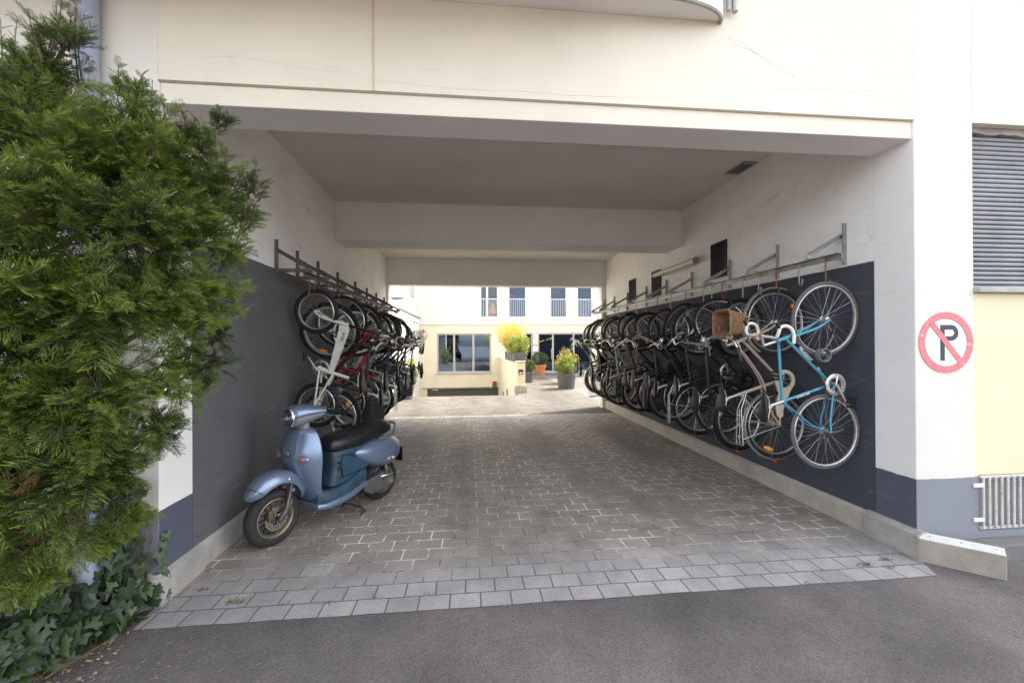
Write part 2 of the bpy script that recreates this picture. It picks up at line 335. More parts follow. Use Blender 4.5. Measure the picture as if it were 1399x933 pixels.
def glass_mat(name,tint=(.55,.66,.80),refl=.03):
    m=bpy.data.materials.new(name); m.use_nodes=True; nt=m.node_tree; L=nt.links
    nt.nodes.remove(nt.nodes['Principled BSDF'])
    t=nd(nt,'ShaderNodeBsdfTransparent'); t.inputs['Color'].default_value=(*tint,1)
    g=nd(nt,'ShaderNodeBsdfGlossy'); g.inputs['Roughness'].default_value=.02; g.inputs['Color'].default_value=(.62,.78,1,1)  # blue of the reflected sky put into gloss and default pane tint
    lw=nd(nt,'ShaderNodeLayerWeight',Blend=.35); mr=nd(nt,'ShaderNodeMapRange'); mr.inputs['To Min'].default_value=refl; mr.inputs['To Max'].default_value=.8
    L.new(lw.outputs['Fresnel'],mr.inputs['Value'])
    mx=nd(nt,'ShaderNodeMixShader'); L.new(mr.outputs[0],mx.inputs['Fac']); L.new(t.outputs[0],mx.inputs[1]); L.new(g.outputs[0],mx.inputs[2])
    L.new(mx.outputs[0],nt.nodes['Material Output'].inputs['Surface'])
    return m
M_glass=glass_mat('window glass'); M_glass3=glass_mat('clear window glass',(.92,.92,.90),.02); M_glass2=glass_mat('shop window glass',(.85,.86,.85),.22)

def leaf_mat(name,dark,light,rough=.5,trans=.25):
    """leaf colour runs from older to younger growth through the mesh attribute 'tint'"""
    m,nt,b=newmat(name); L=nt.links
    at=nd(nt,'ShaderNodeAttribute',attribute_name='tint')
    cr=nd(nt,'ShaderNodeValToRGB'); e=cr.color_ramp.elements; e[0].color=(*dark,1); e[1].color=(*light,1)
    L.new(at.outputs['Fac'],cr.inputs['Fac']); L.new(cr.outputs['Color'],b.inputs['Base Color'])
    b.inputs['Roughness'].default_value=rough
    tr=nd(nt,'ShaderNodeBsdfTranslucent'); L.new(cr.outputs['Color'],tr.inputs['Color'])
    mx=nd(nt,'ShaderNodeMixShader',Fac=trans); L.new(b.outputs[0],mx.inputs[1]); L.new(tr.outputs[0],mx.inputs[2])
    L.new(mx.outputs[0],nt.nodes['Material Output'].inputs['Surface'])
    return m

def np_mesh(name,verts,quads,tint,material,parent=None):
    """mesh of quads from numpy arrays with a per-vertex float 'tint'"""
    me=bpy.data.meshes.new(name); nv,nf=len(verts),len(quads)
    me.vertices.add(nv); me.vertices.foreach_set('co',verts.astype(np.float32).ravel())
    me.loops.add(nf*4); me.loops.foreach_set('vertex_index',quads.astype(np.int32).ravel())
    me.polygons.add(nf); me.polygons.foreach_set('loop_start',np.arange(nf,dtype=np.int32)*4)
    me.update(calc_edges=True); me.validate()
    a=me.attributes.new('tint','FLOAT','POINT'); a.data.foreach_set('value',tint.astype(np.float32))
    me.materials.append(material)
    o=bpy.data.objects.new(name,me); COL.objects.link(o)
    if parent is not None: o.parent=parent
    return o
def text_obj(name,body,size,material,mw,parent=None,depth=.0008):
    cu=bpy.data.curves.new(name,'FONT'); cu.body=body; cu.size=size; cu.extrude=depth; cu.align_x='CENTER'; cu.align_y='CENTER'
    tmp=bpy.data.objects.new(name,cu); COL.objects.link(tmp)
    dg=bpy.context.evaluated_depsgraph_get(); me=bpy.data.meshes.new_from_object(tmp.evaluated_get(dg))
    bpy.data.objects.remove(tmp); me.materials.clear(); me.materials.append(material); me.transform(mw)
    o=bpy.data.objects.new(name,me); COL.objects.link(o)
    if parent is not None: o.parent=parent
    return o

# ------------------------------------------------------------------ ground
XL,XR=-2.039,3.506; YE=7.9; YR=10.585
gb=MB(); B=140
hx0,hx1,hy0,hy1=-2.75,1.57,YR,20.5
for (a,b_,c,d) in ((-B,B,-B,hy0),(-B,hx0,hy0,hy1),(hx1,B,hy0,hy1),(-B,B,hy1,B)):
    gb.add([(a,c,0),(b_,c,0),(b_,d,0),(a,d,0)],[(0,1,2,3)])
tag(gb.build('ground',M_asph,recalc=False),'dark grey asphalt street in front of the gateway','ground',kind='structure')
def sheet(name,pts,z,m,label):
    o=MB().add([(x,y,z) for x,y in pts],[tuple(range(len(pts)))]).build(name,m,recalc=False)
    return tag(o,label,'paving',kind='structure')
fr=[(x,-.265+random.uniform(-.006,.006)) for x in np.linspace(-2.02,3.36,28)]
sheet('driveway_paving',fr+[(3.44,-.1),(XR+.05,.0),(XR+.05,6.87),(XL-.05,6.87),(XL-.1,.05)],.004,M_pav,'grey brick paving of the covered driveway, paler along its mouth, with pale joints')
sheet('courtyard_paving',[(-2.75,6.87),(3.62,6.87),(3.62,20.5),(1.57,20.5),(1.57,YR),(-2.75,YR)],.004,M_pavc,'light brick paving of the sunlit courtyard')  # darker copy of the passage pavers, tones down the sunlit floor
sheet('courtyard_footpath',[(3.72,YE),(12,YE),(12,20.5),(3.72,20.5)],.004,M_pavp,'pale paved footpath to the glass door')
sheet('gutter',[(3.62,YE),(3.72,YE),(3.72,20.5),(3.62,20.5)],.003,mat('gutter stone',(.10,.09,.08),.9,var=.3),'dark gutter line across the courtyard')
rp=MB().add([(hx0,YR,.0),(hx1,YR,.0),(hx1,12.0,-.25),(hx0,12.0,-.25),(hx1,19.2,-2.2),(hx0,19.2,-2.2),(hx1,20.5,-2.2),(hx0,20.5,-2.2)],[(0,1,2,3),(3,2,4,5),(5,4,6,7)])
tag(rp.build('garage_ramp',M_pavc,recalc=False),'paved ramp going down to the garage','ramp',kind='structure')

# ------------------------------------------------------------------ front building
BLD=empty('apartment_building',(0,0,0),'cream rendered apartment building with a wide vehicle passage through its ground floor','building')
HT=10.0
def F(b,*ix):   # material slots of the last box: bottom top front right back left
    b.m[-6:]=list(ix)
w=MB()
w.box(-14,XL,0,.339,-.1,HT); F(w,0,0,0,1,0,0)
w.build('gate_pillar',[M_facw,M_rev],BLD,bevel=.006)
w=MB(); w.box(XR,4.031,0,.339,-.1,HT); F(w,0,0,0,0,0,1)
w.build('gate_pillar',[M_facw,M_rev],BLD,bevel=.006)
w=MB(); w.box(XL,XR,.0,.339,3.443,HT); w.build('facade_wall',M_fac,BLD,bevel=.005)
w=MB(); w.box(XL,XR,.016,.338,3.305,3.442); F(w,1,0,0,0,0,0); w.build('lintel',[M_fac,M_sof],BLD,bevel=.006)
w=MB(); w.box(XL,XR,-.003,.0,3.4435,3.4485); w.build('lintel_shadow_line',mat('lintel shadow line',(.28,.235,.16),.7,var=.35),BLD)  # thin brown strip painting the shadow line under the wall's overhang
# right bay: yellow panel, shutter opening, basement grille opening
w=MB()
for bx in ((4.031,4.075,-.5,2.08),(5.05,30,-.5,2.08),(4.075,5.05,.618,2.08),(4.075,5.05,-.5,.172)): w.box(bx[0],bx[1],.010,.339,bx[2],bx[3])
w.build('yellow_panel',M_yel,BLD)
w=MB(); w.box(4.031,30,.0,.339,3.45,HT); w.box(5.5,30,0,.339,2.08,3.45); w.build('bay_wall',M_fac,BLD)
w=MB(); w.box(XL,XR,.339,3.652,3.867,HT); w.box(XL,XR,4.191,7.6,3.80,HT); w.build('ceiling',M_ceil,BLD)
w=MB(); w.box(XL,XR,3.652,4.191,3.274,HT); w.build('ceiling_beam',M_sof,BLD,bevel=.012)
w=MB(); w.box(XL,XR,7.6,YE,3.135,HT); w.build('rear_beam',M_white,BLD,bevel=.012)
w=MB(); w.box(XL,-1.985,7.6,YE,0,3.135); w.build('rear_jamb',M_white,BLD,bevel=.01)
w=MB(); w.box(3.40,XR,7.6,YE,0,3.135); w.build('rear_jamb',M_white,BLD,bevel=.01)
w=MB(); w.box(-14,XL,.339,YE,-.1,HT); w.build('passage_wall',M_wl,BLD)
w=MB(); w.box(XR,30,.339,YE,-.1,HT); w.build('passage_wall',M_wr,BLD)
# plinths with a sloped top
def plinth(xw,sgn,y0,y1,out,h,m,name,ch=.028):
    pts=[(xw-sgn*.03,0),(xw+sgn*out,0),(xw+sgn*out,h-ch),(xw+sgn*max(out-.04,.004),h),(xw-sgn*.03,h)]
    MB().prism(pts,'y',y0,y1).build(name,m,BLD,bevel=.004)
plinth(XL,1,-.045,.405,.045,.20,M_conc,'pillar_plinth')
for a,b_ in ((.405,2.3),(2.304,4.6),(4.604,7.6)): plinth(XL,1,a,b_,.022,.20,M_conc,'wall_plinth')
plinth(XR,-1,-.06,.40,.062,.215,M_conc,'pillar_plinth')
for a,b_ in ((.40,1.93),(1.936,4.2),(4.206,6.0),(6.004,7.6)): plinth(XR,-1,a,b_,.035,.20,M_concl,'wall_plinth')
w=MB(); w.prism([(-.05,0),(0,0),(0,.2),(-.02,.2),(-.05,.17)],'x',-2.9,XL+.02); w.build('pillar_plinth',M_concl,BLD,bevel=.004)
# oblique kerb block beside the right pillar
w=MB(); w.prism([(3.445,-.062),(3.775,-.375),(3.825,-.335),(3.505,-.015)],'z',-.05,.172)
w.build('corner_plinth',mat('beige plinth concrete',(.33,.295,.245),.85,var=.2,vscale=5,bump=.5,bscale=70,dirt=.35),BLD,bevel=.006)
w=MB(); w.loft([[(3.447,-.058,.172),(3.773,-.371,.172),(3.823,-.333,.172),(3.505,-.017,.172)],[(3.475,-.045,.207),(3.795,-.348,.207),(3.82,-.33,.207),(3.503,-.020,.207)]])
w.build('corner_plinth_cap',mat('pale cap stone',(.60,.585,.56),.7,var=.1,vscale=12,dirt=.15),BLD,bevel=.003)
for t in (.12,.5,.9):
    x,y=3.46+.32*t,-.052-.30*t
    MB().ball((x+.014,y-.002,.196),.006,8,5).build('cap_bolt',M_galv,BLD)
w=MB(); w.box(3.90,9,-.13,-.001,-.05,.115); w.build('base_kerb',mat('dark base concrete',(.16,.155,.155),.85,var=.2,vscale=5,bump=.4,dirt=.3),BLD,bevel=.01)
# balcony
bo=[(1.9,0)]+[(1.3+.6*math.cos(a),-.21*math.sin(a)) for a in np.linspace(.15,PI/2,10)]+[(.2,-.9),(-4.5,-.9),(-4.5,0)]
bal=MB().prism(bo,'z',4.105,4.30).build('balcony',M_sof,BLD,bevel=.008)
rm=MB(); pts=[(x,y) for x,y in bo[:-1]]
for (x0,y0),(x1,y1) in zip(pts[:-1],pts[1:]):
    d=Vector((x1-x0,y1-y0)); n=Vector((d.y,-d.x)).normalized()*-.001; i=Vector((-d.y,d.x)).normalized()
    if i.dot(Vector((-.5-x0,-.3-y0)))<0: i=-i
    rm.tube([(x0+i.x*.012,y0+i.y*.012,4.10),(x1+i.x*.012,y1+i.y*.012,4.10)],.014,6)
rm.build('drip_edge',M_conc,bal)
rl=MB()
rl.tube([(1.975,-.05,4.15),(1.975,-.05,5.25)],.021,12); rl.tube([(1.93,-.045,4.16),(1.93,-.045,4.34)],.016,10); rl.tube([(1.93,-.045,4.3),(1.88,-.02,4.3)],.01,8)
for k in range(16): rl.tube([(.1-.28*k,-.86,4.28),(.1-.28*k,-.86,5.2)],.01,6)
rl.tube([(1.975,-.05,5.22),(1.2,-.26,5.22),(.2,-.87,5.22),(-4.4,-.87,5.22)],.02,8)
rl.build('railing',M_galv,bal,smooth=True)
# expansion seam with run-off stain
w=MB(); w.box(-.665,-.648,-.0035,.0,3.4515,HT); w.build('expansion_seam',mat('seam sealant',(.60,.50,.38),.8,var=.2,vscale=6),BLD)
# hairline cracks in the render
w=MB()
def crack(x0,x1,z0,z1,n,amp):
    zz=0; P=[]
    for i in range(n+1):
        zz+=random.uniform(-amp,amp); t=i/n
        P.append((x0+(x1-x0)*t,-.0006,z0+(z1-z0)*t+zz))
    w.tube(P,.0006,4)
crack(-.64,1.25,3.52,3.50,40,.006); crack(2.0,2.5,3.95,3.75,20,.008); crack(2.3,3.2,3.62,3.66,24,.006); crack(-1.75,-.75,3.62,3.60,24,.006); crack(1.95,2.2,4.0,3.9,10,.01)
w.build('hairline_crack',mat('crack shadow line',(.46,.40,.32),.9),BLD)
# roller shutter
rs=MB(); z=2.122; prof=[]
while z<3.37:
    prof+=[(.105,z),(.088,z+.006),(.084,z+.018),(.088,z+.030),(.105,z+.036),(.110,z+.038)]; z+=.0385
prof+=[(.11,z),(.13,z),(.13,2.122)]
rs.prism([(y,zz) for y,zz in prof],'x',4.052,5.49)
sh=rs.build('roller_shutter',mat('weathered grey shutter paint',(.26,.26,.275),.5,.2,var=.18,vscale=5,rvar=.1,dirt=.18),BLD)
w=MB(); w.box(4.04,4.058,.03,.12,2.122,3.40); w.build('guide_rail',M_galv,sh); w=MB(); w.box(5.482,5.5,.03,.12,2.122,3.40); w.build('guide_rail',M_galv,sh)
w=MB(); w.box(4.031,5.52,-.045,.1,2.083,2.121); w.build('window_sill',mat('stone sill',(.42,.40,.36),.8,var=.2,vscale=8,bump=.3,dirt=.2),BLD,bevel=.006)
w=MB(); top=[(4.033,3.452),(5.5,3.452)]+[(x,3.395+random.uniform(-.012,.012)) for x in np.linspace(5.5,4.033,22)]
w.prism(top,'y',.06,.16); w.build('shutter_box',mat('broken shutter box board',(.30,.28,.25),.85,var=.3,vscale=7,bump=.4),BLD)
w=MB(); w.box(4.04,5.5,.14,.2,2.1,3.45); w.build('window_recess',M_dark,BLD)
# basement grille
gr=MB(); 
for zz in (.192,.600): gr.box(4.085,5.04,.004,.020,zz-.012,zz+.012)
M_gw=mat('chipped white grille paint',(.62,.60,.57),.5,var=.1,vscale=20,dirt=.55)
G=gr.build('basement_grille',M_gw,BLD,bevel=.003)
w=MB()
for k in range(17): w.tube([(4.10+.056*k,-.004,.19),(4.10+.056*k,-.004,.602)],.0085,8)
w.build('grille_bars',M_gw,G,smooth=True)
for zz in (.265,.54):
    w=MB(); w.box(4.005,4.10,-.012,.0,zz-.016,zz+.016); w.build('hinge_tab',mat('white hinge',(.72,.71,.68),.5,dirt=.2,vscale=20),G,bevel=.003)
mm,nt,b_=newmat('perforated sheet'); tc=nd(nt,'ShaderNodeTexCoord'); vo=nd(nt,'ShaderNodeTexVoronoi',Scale=70.0); vo.inputs['Randomness'].default_value=0
nt.links.new(tc.outputs['Object'],vo.inputs['Vector']); rp_=nd(nt,'ShaderNodeValToRGB'); rp_.color_ramp.interpolation='CONSTANT'; e=rp_.color_ramp.elements
e[0].color=(.01,.01,.01,1); e[1].position=.33; e[1].color=(.33,.31,.29,1); nt.links.new(vo.outputs['Distance'],rp_.inputs['Fac']); nt.links.new(rp_.outputs['Color'],b_.inputs['Base Color'])
w=MB(); w.box(4.075,5.05,.045,.06,.172,.618); w.build('perforated_sheet',mm,G)
# louvred vents, ceiling hatch
def wall_vent(y0,y1,z0,z1):
    m=MB(); x=XR
    for (a,b2,c,d) in ((y0,y0+.018,z0,z1),(y1-.018,y1,z0,z1),(y0+.018,y1-.018,z0,z0+.018),(y0+.018,y1-.018,z1-.018,z1)): m.box(x-.022,x-.001,a,b2,c,d)
    v=m.build('wall_vent',mat('black vent metal',(.02,.018,.018),.5,.3),BLD)
    m=MB(); m.box(x-.004,x-.0015,y0+.018,y1-.018,z0+.018,z1-.018); m.build('vent_void',M_dark,v)
    m=MB(); n=9
    for k in range(n):
        yy=y0+.035+(y1-y0-.07)*k/(n-1); m.box(x-.018,x-.006,yy-.006,yy+.006,z0+.018,z1-.018)
    m.build('vent_bars',MATS['black vent metal'],v)
wall_vent(2.43,2.80,2.60,3.10); wall_vent(4.42,4.80,2.56,3.04); wall_vent(5.60,5.95,2.59,3.05)
m=MB(); m.box(3.28,3.46,1.75,2.12,3.853,3.866); cv=m.build('ceiling_vent',mat('vent frame grey',(.30,.28,.25),.7,var=.2,dirt=.3),BLD)
m=MB(); 
for k in range(5): m.box(3.30+.03*k,3.318+.03*k,1.80,2.07,3.848,3.8525)
m.build('vent_bars',mat('vent slat grey',(.09,.085,.08),.7),cv)
# drainpipe
dp=empty('drainpipe',(-2.41,-.07,0),'pale blue grey plastic drainpipe running down the facade behind the conifer','drainpipe')
M_pipe=mat('blue grey pipe',(.33,.36,.46),.45,var=.08,vscale=6,dirt=.1)
MB().tube([(0,0,.12),(0,0,HT)],.06,20).build('pipe',M_pipe,dp,smooth=True)
for zz in (.55,2.4,4.3):
    MB().lathe([(.061,-.018),(.066,-.018),(.066,.018),(.061,.018)],(0,0,zz),'z',20,closed=True).build('pipe_clip',M_galv,dp,smooth=True)
MB().tube([(0,0,.0),(0,0,.35)],.07,20).build('ground_socket',M_pipe,dp,smooth=True)
# no-parking sign painted on the pillar
SGN=empty('no_parking_sign',(3.775,-.001,1.685),'round no parking sign painted on the right pillar, black P under red bar','sign')
M_sr=mat('faded red sign paint',(.66,.20,.21),.7,var=.14,vscale=22,dirt=.0)
nt=M_sr.node_tree; b_=nt.nodes['Principled BSDF']
def chips(m,base,scale=30.,lo=.62,hi=.66):
    nt=m.node_tree; L=nt.links; b_=nt.nodes['Principled BSDF']; tc=nd(nt,'ShaderNodeTexCoord'); no=nd(nt,'ShaderNodeTexNoise',Scale=scale,Detail=5.0,Roughness=.7); L.new(tc.outputs['Object'],no.inputs['Vector'])
    r=nd(nt,'ShaderNodeMapRange'); r.inputs['From Min'].default_value=lo; r.inputs['From Max'].default_value=hi; L.new(no.outputs['Fac'],r.inputs['Value'])
    mx=nd(nt,'ShaderNodeMix',data_type='RGBA'); L.new(r.outputs[0],mx.inputs['Factor']); src=b_.inputs['Base Color'].links[0].from_socket if b_.inputs['Base Color'].links else None
    if src: L.new(src,mx.inputs['A'])
    else: mx.inputs['A'].default_value=b_.inputs['Base Color'].default_value
    mx.inputs['B'].default_value=(*base,1); L.new(mx.outputs['Result'],b_.inputs['Base Color'])
chips(M_sr,(.78,.70,.68),26,.60,.68)
M_sk=mat('faded black sign paint',(.055,.055,.07),.7,var=.2,vscale=25); chips(M_sk,(.4,.4,.4),40,.66,.7)
M_sw=mat('sign white paint',(.80,.79,.78),.7,var=.03,vscale=10)
def ring(m,r0,r1,y0,y1,n=56):
    m.lathe([(r0,y0),(r1,y0),(r1,y1),(r0,y1)],(0,0,0),'y',n,closed=True)
m=MB(); m.lathe([(.185,-.0012),(.185,.0)],(0,0,0),'y',56); m.build('sign_field',M_sw,SGN)
m=MB(); ring(m,.19,.243,-.0035,.0); m.build('sign_ring',M_sr,SGN)
def parc(cx,cz,r0,r1,a0,a1,n=14):
    o=[(cx+r1*math.cos(R(a)),cz+r1*math.sin(R(a))) for a in np.linspace(a0,a1,n)]; i=[(cx+r0*math.cos(R(a)),cz+r0*math.sin(R(a))) for a in np.linspace(a1,a0,n)]
    return o+i
m=MB(); y0,y1=-.0025,-.0013
m.prism([(-.052,-.145),(-.012,-.145),(-.012,.140),(-.052,.140)],'y',y0,y1)
m.prism([(-.012,.102),(.048,.102),(.048,.140),(-.012,.140)],'y',y0,y1); m.prism([(-.012,.014),(.048,.014),(.048,.05),(-.012,.05)],'y',y0,y1)
m.prism(parc(.048,.077,.026,.063,-90,90),'y',y0,y1); m.build('letter_p',M_sk,SGN)
m=MB(); a=R(-50); c,s=math.cos(a),math.sin(a); hw=.023
q=[(-.2,-hw),(.2,-hw),(.2,hw),(-.2,hw)]
m.prism([(x*c-z*s,x*s+z*c) for x,z in q],'y',-.0045,-.0027); m.build('red_bar',M_sr,SGN)
# fluorescent batten lamp on the right wall
LP=empty('batten_lamp',(XR,3.8,2.955),'unlit fluorescent batten lamp with a clear tube cover high on the right passage wall','lamp')
m=MB(); m.box(-.06,-.002,-.68,.68,-.022,.03); m.build('lamp_housing',mat('lamp housing',(.45,.43,.39),.5,var=.1),LP,bevel=.006)
MB().tube([(-.085,-.70,-.02),(-.085,.70,-.02)],.047,16).build('tube_cover',mat('yellowed diffuser',(.62,.56,.44),.25,var=.05,spec=.6),LP,smooth=True)
for s in (-1,1): MB().tube([(-.085,s*.70,-.02),(-.085,s*.735,-.02)],.052,16).build('end_cap',mat('grey end cap',(.20,.19,.18),.5),LP,smooth=True)

# ------------------------------------------------------------------ hanging racks
def bike_rack(side,label,rail_y,brackets,hooks):
    xw=XR if side>0 else XL; xr=3.17 if side>0 else -1.715; d=-side
    rk=empty('bike_rack',(xw,rail_y[0],2.44),label,'bike rack')
    ox,oy,oz=xw,rail_y[0],2.44
    def P(x,y,z): return (x-ox,y-oy,z-oz)
    mt=M_galv if side>0 else M_galvd
    m=MB(); a,b=sorted((xr-.02,xr+.02))
    m.box(a-ox,b-ox,0,rail_y[1]-rail_y[0],2.455-oz,2.461-oz); a2=xr+.02*side
    lo,hi=sorted((a2,a2-.006*side)); m.box(lo-ox,hi-ox,0,rail_y[1]-rail_y[0],2.408-oz,2.455-oz)
    m.build('rail',mt,rk)
    for y in brackets:
        m=MB(); lo,hi=sorted((xw+d*.001,xw+d*.007))
        m.box(lo-ox,hi-ox,y-.022-oy,y+.022-oy,2.42-oz,2.80-oz); lo,hi=sorted((xw+d*.007,xw+d*.04)); m.box(lo-ox,hi-ox,y-.022-oy,y-.016-oy,2.42-oz,2.80-oz)
        lo,hi=sorted((xw+d*.04,xr+d*.06)); m.box(lo-ox,hi-ox,y-.016-oy,y-.010-oy,2.462-oz,2.497-oz); m.box(lo-ox,hi-ox,y-.010-oy,y+.02-oy,2.462-oz,2.467-oz)
        # brace
        x0,z0,x1,z1=xw+d*.007,2.70,xr+d*.03,2.497; dx,dz=x1-x0,z1-z0; l=math.hypot(dx,dz); nx,nz=-dz/l*.02,dx/l*.02
        if nz<0: nx,nz=-nx,-nz
        m.prism([(x0-nx-ox,z0-nz-oz),(x1-nx-ox,z1-nz-oz),(x1+nx-ox,z1+nz-oz),(x0+nx-ox,z0+nz-oz)],'y',y+.0-oy,y+.006-oy)
        m.prism([(x0+nx*.7-ox,z0+nz*.7-oz),(x1+nx*.7-ox,z1+nz*.7-oz),(x1+nx-ox,z1+nz-oz),(x0+nx-ox,z0+nz-oz)],'y',y-.028-oy,y+.0-oy)
        m.build('bracket',mt,rk)
    for (y,zb,red) in hooks:
        m=MB(); pth=[(xr,y,2.45),(xr,y,zb+.03)]+[(xr+d*.0,y-.02+.02*math.cos(t),zb+.03-.03*math.sin(t)) for t in np.linspace(.4,PI,6)]+[(xr,y-.04,zb+.055)]
        m.tube([P(*p) for p in pth],.0068,8); m.build('hook',M_rust if red else mt,rk,smooth=True)
    return rk
# ------------------------------------------------------------------ bicycles (local: x forward, y left, z up)
def add_wheel(parent,T,cx,cz,r,tw,tyre,rim,spokes=28,deep=False,hubr=.018,refl=False):
    m=MB(); m.T=T
    k=12 if deep else 7
    m.lathe([(r-tw*1.1,-.010),(r-tw*1.1,.010),(r-tw*1.1-.004,.0125),(r-tw*1.1-.014-(.012 if deep else 0),.009),(r-tw*1.1-.017-(.016 if deep else 0),0),(r-tw*1.1-.014-(.012 if deep else 0),-.009),(r-tw*1.1-.004,-.0125)],(cx,0,cz),'y',44,closed=True)
    w=m.build('wheel',rim,parent,smooth=True)
    m=MB(); m.T=T; h=tw/2
    m.lathe([(r-h+h*math.cos(a)*1.05,h*math.sin(a)) for a in np.linspace(0,2*PI,10,endpoint=False)],(cx,0,cz),'y',48,closed=True)
    m.build('tyre',tyre,w,smooth=True)
    m=MB(); m.T=T; ph=random.uniform(0,1)
    for i in range(spokes):
        a=2*PI*(i+ph)/spokes; sd=1 if i%2 else -1; off=(.55 if (i//2)%2 else -.55)
        p0=(cx+.021*math.cos(a+off),sd*.028,cz+.021*math.sin(a+off)); p1=(cx+(r-tw-.012)*math.cos(a),sd*.002,cz+(r-tw-.012)*math.sin(a))
        m.tube([p0,p1],.0011,3,caps=False)
    m.build('spokes',M_spoke,w)
    m=MB(); m.T=T
    m.lathe([(.006,-.055),(.008,-.048),(.010,-.036),(hubr+.006,-.031),(hubr+.006,-.027),(hubr,-.024),(hubr,.024),(hubr+.006,.027),(hubr+.006,.031),(.010,.036),(.008,.048),(.006,.055)],(cx,0,cz),'y',12)
    m.build('hub',M_alu,w,smooth=True)
    if refl:
        for a in (R(refl),R(refl+180)):
            m=MB(); m.T=T
            c=Vector((cx+(r-.085)*math.cos(a),0,cz+(r-.085)*math.sin(a))); t=Vector((-math.sin(a),0,math.cos(a))); n=Vector((math.cos(a),0,math.sin(a)))
            ring=[c+t*(.052*math.cos(q))+n*(.021*math.sin(q))*(1 if abs(math.cos(q))<.8 else 1.2) for q in np.linspace(0,2*PI,14,endpoint=False)]
            m.loft([[p+Vector((0,-.010,0)) for p in ring],[p+Vector((0,.010,0)) for p in ring]])
            m.build('spoke_reflector',M_amber,w,bevel=.003)
    return w

def fender(parent,T,cx,cz,r,a0,a1,w,material):
    m=MB(); m.T=T; rings=[]
    sec=[(-.5,-.010),(-.32,-.002),(0,.002),(.32,-.002),(.5,-.010)]; sec=sec+[(y,h-.0025) for y,h in reversed(sec)]
    for a in np.linspace(R(a0),R(a1),30):
        rings.append([(cx+(r+h)*math.cos(a),y*w,cz+(r+h)*math.sin(a)) for y,h in sec])
    m.loft(rings); f=m.build('mudguard',material,parent,smooth=True)
    m=MB(); m.T=T
    aa=R(a0+.3*(a1-a0)) if cx>.5 else R(a0+.75*(a1-a0))
    for s in (-1,1): m.tube([(cx,s*.04,cz),(cx+(r-.003)*math.cos(aa),s*w*.48,cz+(r-.003)*math.sin(aa))],.0022,5)
    m.build('mudguard_stay',M_spoke,f)
    return f

